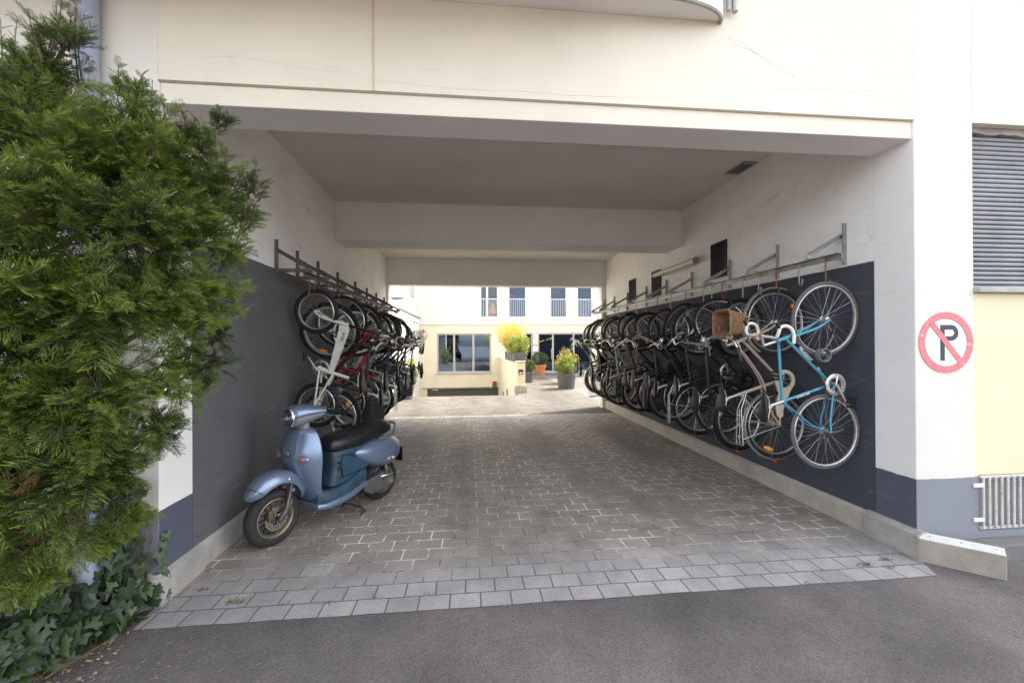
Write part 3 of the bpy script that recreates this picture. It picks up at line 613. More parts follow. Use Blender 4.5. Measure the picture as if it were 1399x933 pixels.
KIND={ # wheel radius, wheelbase, bb(x,drop), seat tube length, head angle, head tube length, head top height over axle
 'road':dict(r=.335,wb=1.0,bb=(.42,-.065),st=.53,ha=72.5,hl=.13,ht=.485,tw=.026),
 'city':dict(r=.345,wb=1.06,bb=(.46,-.055),st=.50,ha=70,hl=.16,ht=.50,tw=.036),
 'trek':dict(r=.345,wb=1.05,bb=(.44,-.06),st=.52,ha=71,hl=.16,ht=.50,tw=.040),
 'mtb':dict(r=.335,wb=1.07,bb=(.44,-.03),st=.44,ha=69,hl=.12,ht=.53,tw=.054),
 'fold':dict(r=.250,wb=1.04,bb=(.40,.02),st=.36,ha=73,hl=.13,ht=.37,tw=.044),
}
def bicycle(side,y,front_z,label,kind='city',frame='diamond',col=None,bar='flat',x=None,yaw=0,lean=0,steer=0,tyre=None,rim=None,guards=None,carrier=None,saddle=None,
            grip=None,barmat=None,fork=None,basket=None,chain=None,refl=0,light=True,lever=None,crank=40,post=.12,lock=None,tapes=None,bag=None,stemh=.06,forkcol=None):
    K=KIND[kind]; r,wb,tw=K['r'],K['wb'],K['tw']
    tyre=tyre or M_rub; rim=rim or M_alu; saddle=saddle or M_leather; grip=grip or M_black; barmat=barmat or M_alu; forkcol=forkcol or col
    x=x if x is not None else (3.155 if side>0 else -1.69)
    if side>0: M3=Matrix(((0,0,-1),(0,1,0),(1,0,0)))
    else: M3=Matrix(((0,0,1),(0,-1,0),(1,0,0)))
    rot=Matrix.Rotation(R(yaw),3,'Z')@M3@Matrix.Rotation(R(lean),3,'Y')
    loc=Vector((x,y,front_z))-rot@Vector((wb,0,r))
    root=empty('bicycle',loc,label,'bicycle','bicycles hanging on the %s rack'%('right' if side>0 else 'left'))
    root.rotation_euler=rot.to_euler()
    A=Vector((0,0,r)); Fx=Vector((wb,0,r)); BB=Vector((K['bb'][0],0,r+K['bb'][1]))
    sa=R(73); ST=BB+Vector((-math.cos(sa),0,math.sin(sa)))*K['st']
    ha=R(K['ha']); hd=Vector((-math.cos(ha),0,math.sin(ha))); hp=Vector((math.sin(ha),0,math.cos(ha)))
    base=Fx-hp*.045; s_top=(K['ht'])/hd.z; HTp=base+hd*s_top; HB=HTp-hd*K['hl']
    tr=.0138 if kind=='road' else .0165
    # steering transform about the head axis
    TS=Matrix.Translation(HB)@Matrix.Rotation(R(steer),4,hd)@Matrix.Translation(-HB)
    # --- frame
    m=MB()
    m.tube([HB-hd*.006,HTp+hd*.006],tr*1.25,10)
    dtop=HB+hd*.035; ttop=HTp-hd*.03
    if frame=='diamond':
        m.tube([dtop,BB],tr,10); m.tube([BB,ST],tr*.92,10); m.tube([ttop,ST-Vector((-math.cos(sa),0,math.sin(sa)))*.03],tr*.9,10)
    elif frame=='slope':
        m.tube([dtop,BB],tr*1.25,10); m.tube([BB,ST],tr,10); m.tube([ttop,BB+(ST-BB)*.86],tr*1.1,10)
    elif frame=='trapez':
        m.tube([dtop,BB],tr*1.1,10); m.tube([BB,ST],tr,10); m.tube([ttop,BB+(ST-BB)*.55],tr,10)
    elif frame=='swan':
        m.tube([dtop,BB],tr*.95,10); m.tube([BB,ST],tr,10)
        for sgn in (-1,1):
            m.tube(spl([ttop+Vector((0,sgn*.012,0)),ttop+Vector((-.16,sgn*.016,-.14)),BB+(ST-BB)*.45+Vector((.06,sgn*.022,.0)),Vector((.2,sgn*.04,r+.11)),A+Vector((.0,sgn*.055,.0))],6),.0095,8)
    elif frame=='deep':
        m.tube(spl([HB+hd*.02,HB+Vector((-.13,0,-.17)),BB+Vector((.14,0,.07)),BB],6),tr*1.2,10)
        m.tube(spl([HTp-hd*.03,HTp+Vector((-.17,0,-.24)),BB+Vector((.06,0,.20)),BB+(ST-BB)*.35],6),tr,10); m.tube([BB,ST],tr,10)
    elif frame=='fold':
        q=BB+(ST-BB)*.42
        m.prism([(HB.x-.035,HB.z+.035),(HTp.x-.01,HTp.z-.03),(HTp.x+.0,HTp.z+.0),(HTp.x-.06,HTp.z+.005),(q.x+.005,q.z+.02),(q.x-.012,q.z-.035)],'y',-.020,.020)
        m.tube([BB,ST],.02,10); m.tube([q,BB+Vector((.02,0,0))],.02,8)
    m.lathe([(.021,-.035),(.021,.035)],tuple(BB),'y',14)
    if frame=='fold':
        for sgn in (-1,1):
            m.tube([BB+Vector((-.02,sgn*.03,.02)),A+Vector((0,sgn*.06,0))],.011,6); m.tube([BB+(ST-BB)*.5+Vector((0,sgn*.02,0)),A+Vector((0,sgn*.06,0))],.011,6)
    else:
        for sgn in (-1,1):
            m.tube([BB+Vector((-.02,sgn*.026,0)),A+Vector((.12,sgn*.048,-.005)),A+Vector((0,sgn*.06,0))],.0088,8)
            m.tube([BB+(ST-BB)*(.93 if frame not in('trapez','deep') else .8)+Vector((-.008,sgn*.014,0)),A+Vector((.07,sgn*.046,.17)),A+Vector((0,sgn*.058,0))],.0068,8)
    fr=m.build('frame',col,root,smooth=True)
    # --- fork, steering gear
    m=MB(); m.T=TS; cr=HB-hd*.02
    m.tube([HB-hd*.004,cr-hd*.02],tr*1.05,8)
    fw=.052 if kind!='mtb' else .062
    for sgn in (-1,1):
        fx=Fx+Vector((0,sgn*.052,0))
        if kind=='mtb':
            m.tube([cr+Vector((0,sgn*fw,0))+hd*.0,fx+(cr-Fx)*.45+Vector((0,sgn*.008,0))],.014,8); m.tube([fx+(cr-Fx)*.48+Vector((0,sgn*.008,0)),fx],.019,8)
        else:
            mid=cr+(Fx-cr)*.62-hp*.018
            m.tube(spl([cr+Vector((0,sgn*.03,0))-hd*.012,Vector((mid.x,sgn*.05,mid.z)),fx],5),[.0125]*6+[.011,.010,.009,.008,.0075],8)
    m.tube([cr+Vector((0,-fw,0)),cr+Vector((0,fw,0))],.014,8)
    m.build('fork',forkcol,root,smooth=True)
    long=(kind=='fold')
    m=MB(); m.T=TS
    sh=.36 if long else stemh
    C0=HTp+hd*sh; C=C0+hp*(.02 if long else (.09 if bar=='drop' else .06))
    m.tube([HTp,C0],.0125 if not long else .017,10); m.tube([C0-hd*.004,C],.012,8); m.lathe([(.018,-.022),(.018,.022)],tuple(C),'y',10)
    m.build('stem',M_alu if not long else M_black,root,smooth=True)
    if bar=='drop': half=[(0,0,0),(0,.09,0),(.0,.17,.0),(.035,.195,0),(.085,.20,-.012),(.100,.203,-.055),(.080,.206,-.105),(.03,.21,-.13),(-.045,.212,-.135)]
    elif bar=='swept': half=[(0,0,0),(.02,.05,.02),(.03,.14,.055),(.0,.22,.06),(-.07,.262,.045),(-.20,.285,.02)]
    elif bar=='wide': half=[(0,0,0),(.0,.08,.0),(-.01,.16,.02),(-.03,.24,.03),(-.06,.34,.03)]
    else: half=[(0,0,0),(0,.10,0),(-.01,.20,.004),(-.035,.30,.006)]
    m=MB(); m.T=TS; gp=[]
    for sgn in (-1,1):
        pth=spl([C+Vector((a,sgn*b,c)) for a,b,c in half],5); gp.append(pth); m.tube(pth,.0115,8)
    hb=m.build('handlebar',barmat,root,smooth=True)
    for pth in gp:
        m=MB(); m.T=TS
        if bar=='drop': m.tube(pth[len(pth)//4:],.0138,8)
        else:
            n0=-6 if bar=='swept' else -5
            m.tube(pth[n0:],[.0165]*(len(pth[n0:])-1)+[.019],9)
        m.build('grip',tapes if (bar=='drop' and tapes) else grip,hb,smooth=True)
    for pth,sgn in zip(gp,(-1,1)):
        m=MB(); m.T=TS
        if bar=='drop':
            p=pth[len(pth)//2]
            m.tube([p+Vector((-.01,0,.0)),p+Vector((.035,0,.035))],.013,8); m.tube([p+Vector((.035,0,.035)),p+Vector((.065,0,.0)),p+Vector((.06,0,-.06)),p+Vector((.045,0,-.10))],[.007,.006,.005,.005],6)
            m.build('brake_hood',M_black,hb,smooth=True)
        else:
            p=pth[-7] if bar!='swept' else pth[-8]; q=pth[-1]
            m.tube([p,p+Vector((.035,0,-.012)),p+(q-p)*.5+Vector((.05,0,-.02)),q+Vector((.035,-sgn*.02,-.015))],[.008,.006,.0055,.005],6)
            m.build('brake_lever',M_alu if random.random()<.5 else M_black,hb,smooth=True)
    m=MB(); m.T=TS   # cables
    for pth,sgn in zip(gp,(-1,1)):
        p=pth[len(pth)//2]; q=cr+Vector((.02,sgn*.02,.03)) if sgn>0 else HTp+Vector((-.05,-.02,-.05))
        b=p+Vector((.12+random.uniform(0,.06),-sgn*.04,.05+random.uniform(-.03,.05)))
        m.tube(spl([p,b,C+Vector((.12,sgn*.02,-.03)),q],6),.0025,5)
        if bar!='drop': m.tube(spl([pth[-8] if len(pth)>9 else p,b+Vector((.04,0,-.03)),C+Vector((.09,-sgn*.03,-.10)),HB+Vector((-.1,0,-.06))],6),.0022,5)
    m.build('brake_cable',M_black,root,smooth=True)
    # --- wheels
    kids=[]
    kids.append(add_wheel(root,TS,wb,r,r,tw,tyre,rim,spokes=28 if kind!='mtb' else 32,refl=refl,deep=(kind in('trek','mtb'))))
    add_wheel(root,None,0,r,r,tw,tyre,rim,spokes=30 if kind!='mtb' else 32,refl=(refl+35 if refl else False),hubr=.024,deep=(kind in('trek','mtb')))
    # --- drivetrain
    m=MB(); cy=-.045; cl=.165
    m.lathe([(.074,cy-.002),(.096,cy-.002),(.099,cy),(.096,cy+.002),(.074,cy+.002)],(BB.x,0,BB.z),'y',40,closed=True)
    for k in range(5):
        a=R(crank)+2*PI*k/5; m.tube([(BB.x,cy,BB.z),(BB.x+.080*math.cos(a),cy,BB.z+.080*math.sin(a))],.007,5,flat=.6)
    if kind=='road': m.lathe([(.060,cy+.007),(.074,cy+.007),(.074,cy+.010),(.060,cy+.010)],(BB.x,0,BB.z),'y',32,closed=True)
    for sgn in (-1,1):
        a=R(crank)+(0 if sgn<0 else PI)
        m.tube([(BB.x,sgn*.055,BB.z),(BB.x+cl*math.cos(a),sgn*.072,BB.z+cl*math.sin(a))],[.013,.009],8)
    ck=m.build('crankset',M_alu if kind in('road','city','fold') else M_black,root,smooth=True)
    for sgn in (-1,1):
        a=R(crank)+(0 if sgn<0 else PI); px,pz=BB.x+cl*math.cos(a),BB.z+cl*math.sin(a)
        m=MB(); s0,s1=sorted((sgn*.085,sgn*.175))
        m.box(px-.045,px-.028,s0,s1,pz-.012,pz+.012); m.box(px+.028,px+.045,s0,s1,pz-.012,pz+.012); m.tube([(px,sgn*.07,pz),(px,sgn*.175,pz)],.009,8); m.box(px-.045,px+.045,s1-.012 if sgn>0 else s0,s1 if sgn>0 else s0+.012,pz-.008,pz+.008)
        m.build('pedal',M_black,ck,bevel=.002)
    m=MB(); rr=.045
    m.lathe([(.020,cy-.006),(rr*.6,cy-.012),(rr*.6,cy-.004),(rr*.8,cy-.003),(rr,cy+.004),(rr,cy+.008),(.02,cy+.012)],(A.x,0,A.z),'y',20)
    for s_,k in ((1,1),(-1,1)):
        m.tube([(BB.x,cy,BB.z+s_*.097),(A.x,cy,A.z+s_*rr)],.0042,5)
    if kind in('road','trek','mtb'):
        m.tube([(A.x,cy-.01,A.z),(A.x+.01,cy-.02,A.z-.06),(A.x+.035,cy-.015,A.z-.12)],[.012,.014,.010],6)
    m.build('chain_and_sprocket',mat('oily chain steel',(.10,.085,.07),.5,.7,var=.3,vscale=60),root)
    if chain=='disc':
        cm=mat('beige chain guard plastic',(.60,.52,.42),.4,var=.06,vscale=12,dirt=.1)
        m=MB(); m.lathe([(.072,-.072),(.106,-.072),(.110,-.066),(.110,-.05),(.072,-.05)],(BB.x,0,BB.z),'y',48,closed=True)
        th=math.atan2(BB.z-A.z,BB.x-A.x)
        m.prism([(BB.x-.045,BB.z+.098),(BB.x-.09,BB.z+.045),(BB.x-.098,BB.z-.03),(BB.x-.06,BB.z-.088),(BB.x-.12,BB.z-.052),(A.x+.16,A.z-.030),(A.x+.10,A.z-.032),(A.x+.075,A.z+.0),(A.x+.10,A.z+.035),(A.x+.2,A.z+.05),(BB.x-.13,BB.z+.07)],'y',-.070,-.052)
        m.build('chain_guard',cm,root,bevel=.004)
    elif chain=='bar':
        m=MB(); m.prism([(BB.x+.11,BB.z+.02),(BB.x+.09,BB.z+.085),(BB.x+.02,BB.z+.118),(A.x+.02,A.z+.065),(A.x+.02,A.z+.03),(BB.x,BB.z+.06),(BB.x+.07,BB.z+.01)],'y',-.066,-.058)
        m.build('chain_guard',M_black if col is not M_black else M_alu,root,bevel=.003)
    elif chain=='case':
        m=MB(); o=[(BB.x+.13*math.cos(a),BB.z+.13*math.sin(a)) for a in np.linspace(R(-95),R(95),14)]+[(A.x+.075*math.cos(a),A.z+.075*math.sin(a)) for a in np.linspace(R(95),R(265),10)]
        m.prism(o,'y',-.075,-.028); m.build('chain_case',M_black,root,bevel=.008)
    # --- saddle
    pd=Vector((-math.cos(sa),0,math.sin(sa))); SP=ST+pd*post
    if kind=='fold': SP=ST+pd*.10
    m=MB(); m.tube([ST-pd*.04,SP],.0135,10); m.lathe([(.019,-.02),(.019,.02)],tuple(SP),'y',10)
    m.build('seat_post',M_alu if kind!='fold' else M_black,root,smooth=True)
    m=MB(); rings=[]
    wide=.066 if kind=='road' else .082
    for t,hw,zt,th_ in ((0,wide*.55,.058,.03),(.03,wide*.95,.07,.045),(.09,wide,.07,.05),(.15,wide*.62,.06,.045),(.21,wide*.32,.057,.04),(.26,wide*.24,.055,.035),(.285,wide*.13,.045,.02)):
        xx=SP.x-.14+t; z=SP.z+zt
        rings.append([(xx,hw*math.cos(a),z-.004+(.006*math.sin(a) if math.sin(a)>0 else th_*math.sin(a)*abs(math.sin(a))**.3)) for a in np.linspace(0,2*PI,16,endpoint=False)])
    m.loft(rings); sd=m.build('saddle',saddle,root,smooth=True,subsurf=1)
    m=MB()
    for sgn in (-1,1): m.tube([(SP.x-.11,sgn*.035,SP.z+.035),(SP.x-.03,sgn*.022,SP.z+.008),(SP.x+.05,sgn*.02,SP.z+.01),(SP.x+.115,sgn*.008,SP.z+.035)],.0035,6)
    m.build('saddle_rail',M_alu,sd,smooth=True)
    # --- accessories
    if guards is not None:
        fender(root,TS,wb,r,r+.016,-20,150 if kind!='fold' else 140,tw+.016,guards)
        rf=fender(root,None,0,r,r+.016,25,215,tw+.018,guards)
        m=MB(); a=R(178); m.ball(((r+.03)*math.cos(a),0,r+(r+.03)*math.sin(a)),(.014,.03,.022),8,6); m.build('rear_light',M_redr,root,smooth=True)
    if carrier is not None:
        m=MB(); z=2*r+.055; x0,x1=-.19,.17; 
        m.tube([(x1,-.03,z),(x0,-.055,z),(x0-.01,-.03,z),(x0-.01,.03,z),(x0,.055,z),(x1,.03,z)],.005,6); m.tube([(x1,0,z),(x0,0,z)],.004,6)
        for xx in (-.12,0.0,.10): m.tube([(xx,-.05,z),(xx,.05,z)],.004,6)
        for sgn in (-1,1):
            m.tube([(-.13,sgn*.055,z),(-.005,sgn*.065,r+.01)],.0045,6); m.tube([(.06,sgn*.05,z),(.005,sgn*.065,r+.01)],.0045,6)
        m.tube([(x1,0.03,z),(BB.x+(ST.x-BB.x)*.8,0.012,BB.z+(ST.z-BB.z)*.8)],.004,6); m.tube([(x1,-.03,z),(BB.x+(ST.x-BB.x)*.8,-.012,BB.z+(ST.z-BB.z)*.8)],.004,6)
        cr_=m.build('carrier',carrier,root,smooth=True)
        if basket=='rear':
            wire_basket(cr_,None,(-.02,0,z+.01),.17,.13,.22)
    if light:
        m=MB(); m.T=TS; lp=HTp+hp*.075+hd*-.02
        m.ball(tuple(lp),(.042,.032,.032),12,8)
        hl=m.build('headlight',M_black if random.random()<.7 else M_chrome,root,smooth=True)
        m=MB(); m.T=TS; m.ball((lp.x+.028,lp.y,lp.z),(.018,.029,.029),12,8); m.build('lens',M_lens,hl,smooth=True)
    if basket=='wicker':
        wicker_basket(root,TS,C+Vector((.17,0,-.02)))
    elif basket=='wire':
        b=wire_basket(root,TS,(C.x+.17,0,C.z-.20),.14,.18,.24)
    if lock=='coil':
        m=MB(); c=BB+(HB-BB)*.50; pts=[]
        for i in range(100):
            t=i/99; a=2*PI*4.2*t; pts.append(Vector((c.x+.05+.055*math.cos(a),-.035-.05*t,c.z-.075+.055*math.sin(a))))
        pts+=[Vector((c.x+.14,-.085,c.z-.10)),Vector((c.x+.20,-.08,c.z-.14)),Vector((c.x+.24,-.07,c.z-.16))]
        m.tube(pts,.0062,6); lk=m.build('cable_lock',mat('grey cable lock',(.14,.14,.14),.35),root,smooth=True)
        m=MB(); m.tube([(c.x+.235,-.07,c.z-.158),(c.x+.30,-.07,c.z-.175)],.014,10); m.build('lock_head',M_black,lk,smooth=True)
    elif lock=='u':
        m=MB(); c=BB+(ST-BB)*.45
        m.tube(spl([c+Vector((.03,-.04,-.1)),c+Vector((.05,-.04,.08)),c+Vector((.10,-.04,.12)),c+Vector((.15,-.04,.08)),c+Vector((.13,-.04,-.1))],5),.009,8); m.tube([c+Vector((.0,-.04,-.11)),c+Vector((.16,-.04,-.11))],.014,8)
        m.build('u_lock',M_black,root,smooth=True)
    if bag is not None:
        z=2*r+.02; m=MB(); o=rrect(-.05,z-.14,.15,.16,.04)
        m.prism(o,'y',.07,.19); m.build('pannier_bag',bag,root,bevel=.02,seg=3)
    return root,dict(BB=BB,ST=ST,HB=HB,HT=HTp,A=A,F=Fx,hd=hd,C=C)

def wire_basket(parent,T,c,hx,hy,h):
    m=MB(); m.T=T
    for k in range(6):
        f=k/5; s=.82+.18*f; z=c[2]+h*f
        p=[(x,y,z) for x,y in rrect(c[0],c[1],hx*s,hy*s,.03,2)]; m.tube(p,.0035 if k==5 else .0016,5,closed=True)
    for (a0,b0) in [(t,-1) for t in np.linspace(-1,1,9)]+[(t,1) for t in np.linspace(-1,1,9)]+[(-1,t) for t in np.linspace(-1,1,9)]+[(1,t) for t in np.linspace(-1,1,9)]:
        m.tube([(c[0]+hx*.82*a0,c[1]+hy*.82*b0,c[2]),(c[0]+hx*a0,c[1]+hy*b0,c[2]+h)],.0013,4)
    for t in np.linspace(-1,1,8):
        m.tube([(c[0]-hx*.82,c[1]+hy*.82*t,c[2]),(c[0]+hx*.82,c[1]+hy*.82*t,c[2])],.0013,4)
    return m.build('wire_basket',M_galvd,parent,smooth=True)
def wicker_basket(parent,T,c):
    m=MB(); m.T=T; n=52; h=.21; rows=15
    for k in range(rows):
        f=k/(rows-1); s=.66+.34*f; z=c.z-.16+h*f; hx,hy=.13*s,.145*s
        base=rrect(c.x,c.y,hx,hy,.06*s,12); p=[]
        for i,(x,y) in enumerate(base):
            d=Vector((x-c.x,y-c.y)); d.normalize(); o=.0045*(1 if (i//2+k)%2 else -1); p.append((x+d.x*o,y+d.y*o,z))
        m.tube(p,.0082,5,closed=True)
    for s_ in (.67,):
        m.add([(x,y,c.z-.16) for x,y in rrect(c.x,c.y,.13*s_,.145*s_,.045,4)],[tuple(range(20))])
    for k in range(26):
        base0=rrect(c.x,c.y,.13*.66,.145*.66,.045*.9,12); base1=rrect(c.x,c.y,.13,.145,.06,12); i=2*k
        m.tube([(base0[i][0],base0[i][1],c.z-.16),(base1[i][0],base1[i][1],c.z+.05)],.004,5)
    b=m.build('wicker_basket',M_wick,parent,smooth=True)
    m=MB(); m.T=T; base=rrect(c.x,c.y,.135,.15,.06,12)
    m.tube([(x,y,c.z+.055) for x,y in base],.012,7,closed=True); m.build('basket_rim',M_wick,b,smooth=True)
    return b

P_black=paint('black frame paint',(.006,.006,.0065)); P_turq=paint('turquoise frame paint',(.045,.25,.35),.25); P_champ=paint('champagne frame paint',(.42,.33,.25),.3)
P_red=paint('red frame paint',(.42,.012,.025)); P_white=paint('white frame paint',(.70,.67,.60)); P_silver=mat('silver frame paint',(.42,.42,.42),.35,.6,var=.08)
P_beige=paint('beige frame paint',(.52,.44,.32)); P_blue=paint('blue frame paint',(.03,.09,.26)); P_anth=paint('anthracite frame paint',(.022,.022,.024)); P_pale=paint('pale mint frame paint',(.36,.52,.52)); P_brownf=paint('bronze frame paint',(.15,.10,.06))
bk=bicycle
# right rack, from the street inwards
_,g=bk(1,.47,1.895,'turquoise racing bike with white drop handlebar and coiled cable lock, nearest the street','road','diamond',P_turq,'drop',tapes=M_tape,tyre=M_rubg,barmat=M_tape,light=False,steer=-6,lock='coil',crank=205,post=.10,stemh=.12)
bt=_
def lettering(parent,txt,a,b,size,off,material):
    d=(b-a).normalized(); c=(a+b)/2; up=None
    # text x runs along the tube, its face looks to the drive side (-y)
    zx=Vector((0,-1,0)); yy=zx.cross(d)
    mw=Matrix((( d.x,yy.x,zx.x,c.x),(d.y,yy.y,zx.y,c.y-off),(d.z,yy.z,zx.z,c.z),(0,0,0,1)))
    return text_obj('frame_lettering',txt,size,material,mw,parent)
fr_=[o for o in bt.children if o.name.startswith('frame')][0]
lettering(fr_,'PEUGEOT',g['HB']+(g['BB']-g['HB'])*.10,g['HB']+(g['BB']-g['HB'])*.62,.038,.0165,M_whitep)
lettering(fr_,'PEUGEOT',g['BB']+(g['ST']-g['BB'])*.30,g['BB']+(g['ST']-g['BB'])*.85,.030,.0155,M_whitep)
bk(1,1.08,1.90,'champagne city bike with curved top tube, wicker basket and beige chain guard','city','swan',P_champ,'swept',basket='wicker',chain='disc',guards=M_alu,refl=125,barmat=M_alu,crank=70,carrier=M_alu,light=True,post=.13,stemh=.05)
bk(1,1.62,1.85,'black trekking bike with carrier hanging right behind the wicker basket','trek','diamond',P_black,'flat',guards=M_black,carrier=M_black,yaw=9,crank=120,steer=-8,lock='u',x=3.12)
bk(1,2.02,1.93,'black bike with bright rims and upright frame, second behind the wicker basket bike','city','diamond',P_black,'flat',guards=None,yaw=-5,crank=20,steer=15,stemh=.11)
bk(1,2.45,1.86,'black bike with narrow silver carrier near the louvred vent on the right','city','trapez',P_black,'wide',guards=M_black,carrier=M_alu,yaw=-11,chain='case',crank=90,x=3.10)
bk(1,2.92,1.94,'black bike with plum coloured saddle on the right rack','trek','diamond',P_black,'flat',saddle=M_purple,yaw=13,x=3.08,crank=150,steer=-20,stemh=.10)
bk(1,3.40,1.88,'black bike with brown leather grips and saddle on the right rack','city','deep',P_black,'swept',saddle=M_brown,grip=M_brown,guards=M_black,chain='case',yaw=-9,crank=30,basket='wire',bag=M_black)
bk(1,3.86,1.91,'black mountain bike with thick tyres on the right rack','mtb','slope',P_anth,'wide',yaw=14,crank=110,steer=22,light=False,x=3.08)
bk(1,4.32,1.86,'silver trekking bike with pale frame tubes in the middle of the right rack','trek','diamond',P_silver,'flat',guards=M_black,carrier=M_black,yaw=-10,crank=60,steer=-16,x=3.07)
bk(1,4.78,1.93,'silver grey step through bike with dark pannier on the right rack','city','trapez',P_silver,'swept',guards=M_black,carrier=M_black,bag=M_black,yaw=11,crank=170,steer=18)
bk(1,5.26,1.85,'black bike with wire basket hanging lowest above the kerb','city','diamond',P_black,'flat',guards=M_black,carrier=M_galvd,basket='rear',yaw=-6,crank=15,x=3.04)
bk(1,5.74,1.91,'bronze brown bike towards the courtyard end of the right rack','city','diamond',P_brownf,'swept',guards=M_alu,yaw=12,x=3.10,crank=80)
bk(1,6.22,1.86,'white and grey bike towards the courtyard end of the right rack','trek','trapez',P_white,'flat',guards=M_black,yaw=-12,x=3.08,crank=140,forkcol=P_white)
bk(1,6.72,1.91,'black step through bike next but one to the courtyard on the right','city','deep',P_black,'swept',guards=M_black,chain='case',yaw=10,crank=40,steer=-20,x=3.06)
bk(1,7.22,1.86,'pale mint bike at the courtyard end of the right rack','city','swan',P_pale,'swept',guards=M_alu,yaw=8,crank=100,steer=20)
bike_rack(1,'long galvanised bike rack with hooks along the right passage wall',(.32,7.62),(.622,1.48,2.36,3.335,4.2,5.05,6.05,6.91,7.58),
  [(.47,2.19,1),(.775,2.24,0),(1.08,2.20,1),(1.35,2.24,0),(1.62,2.15,0),(2.02,2.23,1),(2.25,2.2,0),(2.45,2.16,0),(2.92,2.24,1),(3.4,2.18,0),(3.86,2.20,1),(4.32,2.16,0),(4.78,2.23,0),(5.26,2.15,1),(5.74,2.21,0),(6.22,2.16,0),(6.72,2.21,0),(7.22,2.16,0)])
# left rack
_,g=bk(-1,1.90,2.06,'white folding bike with small wheels and black lettering, nearest the scooter','fold','fold',P_white,'flat',barmat=M_black,guards=None,light=False,crank=150,yaw=-6,x=-1.70,forkcol=P_white,steer=5)
ft=[o for o in _.children if o.name.startswith('frame')][0]
q=g['BB']+(g['ST']-g['BB'])*.42; a_=Vector((g['HT'].x-.05,0,g['HT'].z-.03)); 
def lettering_left(parent,txt,a,b,size,off,material):
    d=(b-a).normalized(); c=(a+b)/2; zx=Vector((0,1,0)); yy=zx.cross(d)
    mw=Matrix(((d.x,yy.x,zx.x,c.x),(d.y,yy.y,zx.y,c.y+off),(d.z,yy.z,zx.z,c.z),(0,0,0,1)))
    return text_obj('frame_lettering',txt,size,material,mw,parent)
lettering_left(ft,'tern',a_+(q-a_)*.30,a_+(q-a_)*.02,.062,.0225,M_black)
bk(-1,2.32,1.85,'black bike with shiny rims right behind the white folding bike','trek','diamond',P_black,'flat',guards=M_black,refl=200,yaw=4,crank=20,steer=12)
bk(-1,2.78,1.99,'red framed bike behind the scooter on the left rack','city','trapez',P_red,'flat',yaw=-5,crank=60,guards=None,saddle=M_leather,carrier=M_black)
bk(-1,3.22,1.86,'dark grey bike with black mudguards behind the red bike','trek','diamond',P_anth,'flat',yaw=12,crank=100,guards=M_black,bag=M_black,x=-1.62)
bk(-1,3.68,1.96,'beige bike with curved pale frame tube on the left rack','city','deep',P_beige,'swept',yaw=-4,crank=30,guards=M_black)
bk(-1,4.15,1.86,'black bike with leather saddle behind the beige bike','city','diamond',P_black,'wide',yaw=-12,crank=140,guards=M_black,x=-1.60,saddle=M_leather,carrier=M_alu)
bk(-1,4.62,1.95,'black mountain bike with thick tyres on the left rack','mtb','slope',P_black,'wide',yaw=14,crank=20,light=False,steer=-20,x=-1.58)
bk(-1,5.08,1.86,'blue framed bike in the middle of the left rack','trek','diamond',P_blue,'flat',yaw=-10,crank=70,guards=M_black,x=-1.63)
bk(-1,5.54,1.95,'silver bike with pale frame towards the courtyard on the left rack','trek','trapez',P_silver,'flat',yaw=-4,crank=115,guards=M_black)
bk(-1,6.00,1.87,'black bike with pannier bag towards the courtyard on the left rack','city','deep',P_black,'swept',yaw=13,crank=10,x=-1.6,guards=M_black,bag=M_black,chain='case')
bk(-1,6.48,1.94,'black bike carrying a green bag on the left rack','city','diamond',P_black,'flat',yaw=-3,crank=55,guards=M_black,carrier=M_black,bag=M_green)
bk(-1,7.0,1.88,'dark bike with front wire basket at the courtyard end of the left rack','city','swan',P_anth,'swept',yaw=6,crank=95,guards=M_black,basket='wire',steer=-15)
bike_rack(-1,'long weathered steel bike rack with hooks along the left passage wall',(1.62,7.45),(1.675,2.22,2.9,3.74,4.74,5.59,6.43,7.29),
  [(1.74,2.2,1),(1.90,2.27,0),(2.05,2.3,1),(2.32,2.17,0),(2.55,2.3,1),(2.78,2.29,0),(3.22,2.17,0),(3.45,2.3,0),(3.68,2.27,0),(4.15,2.17,1),(4.62,2.25,0),(5.08,2.17,0),(5.54,2.26,0),(6.0,2.18,0),(6.48,2.25,0),(7.0,2.19,0)])
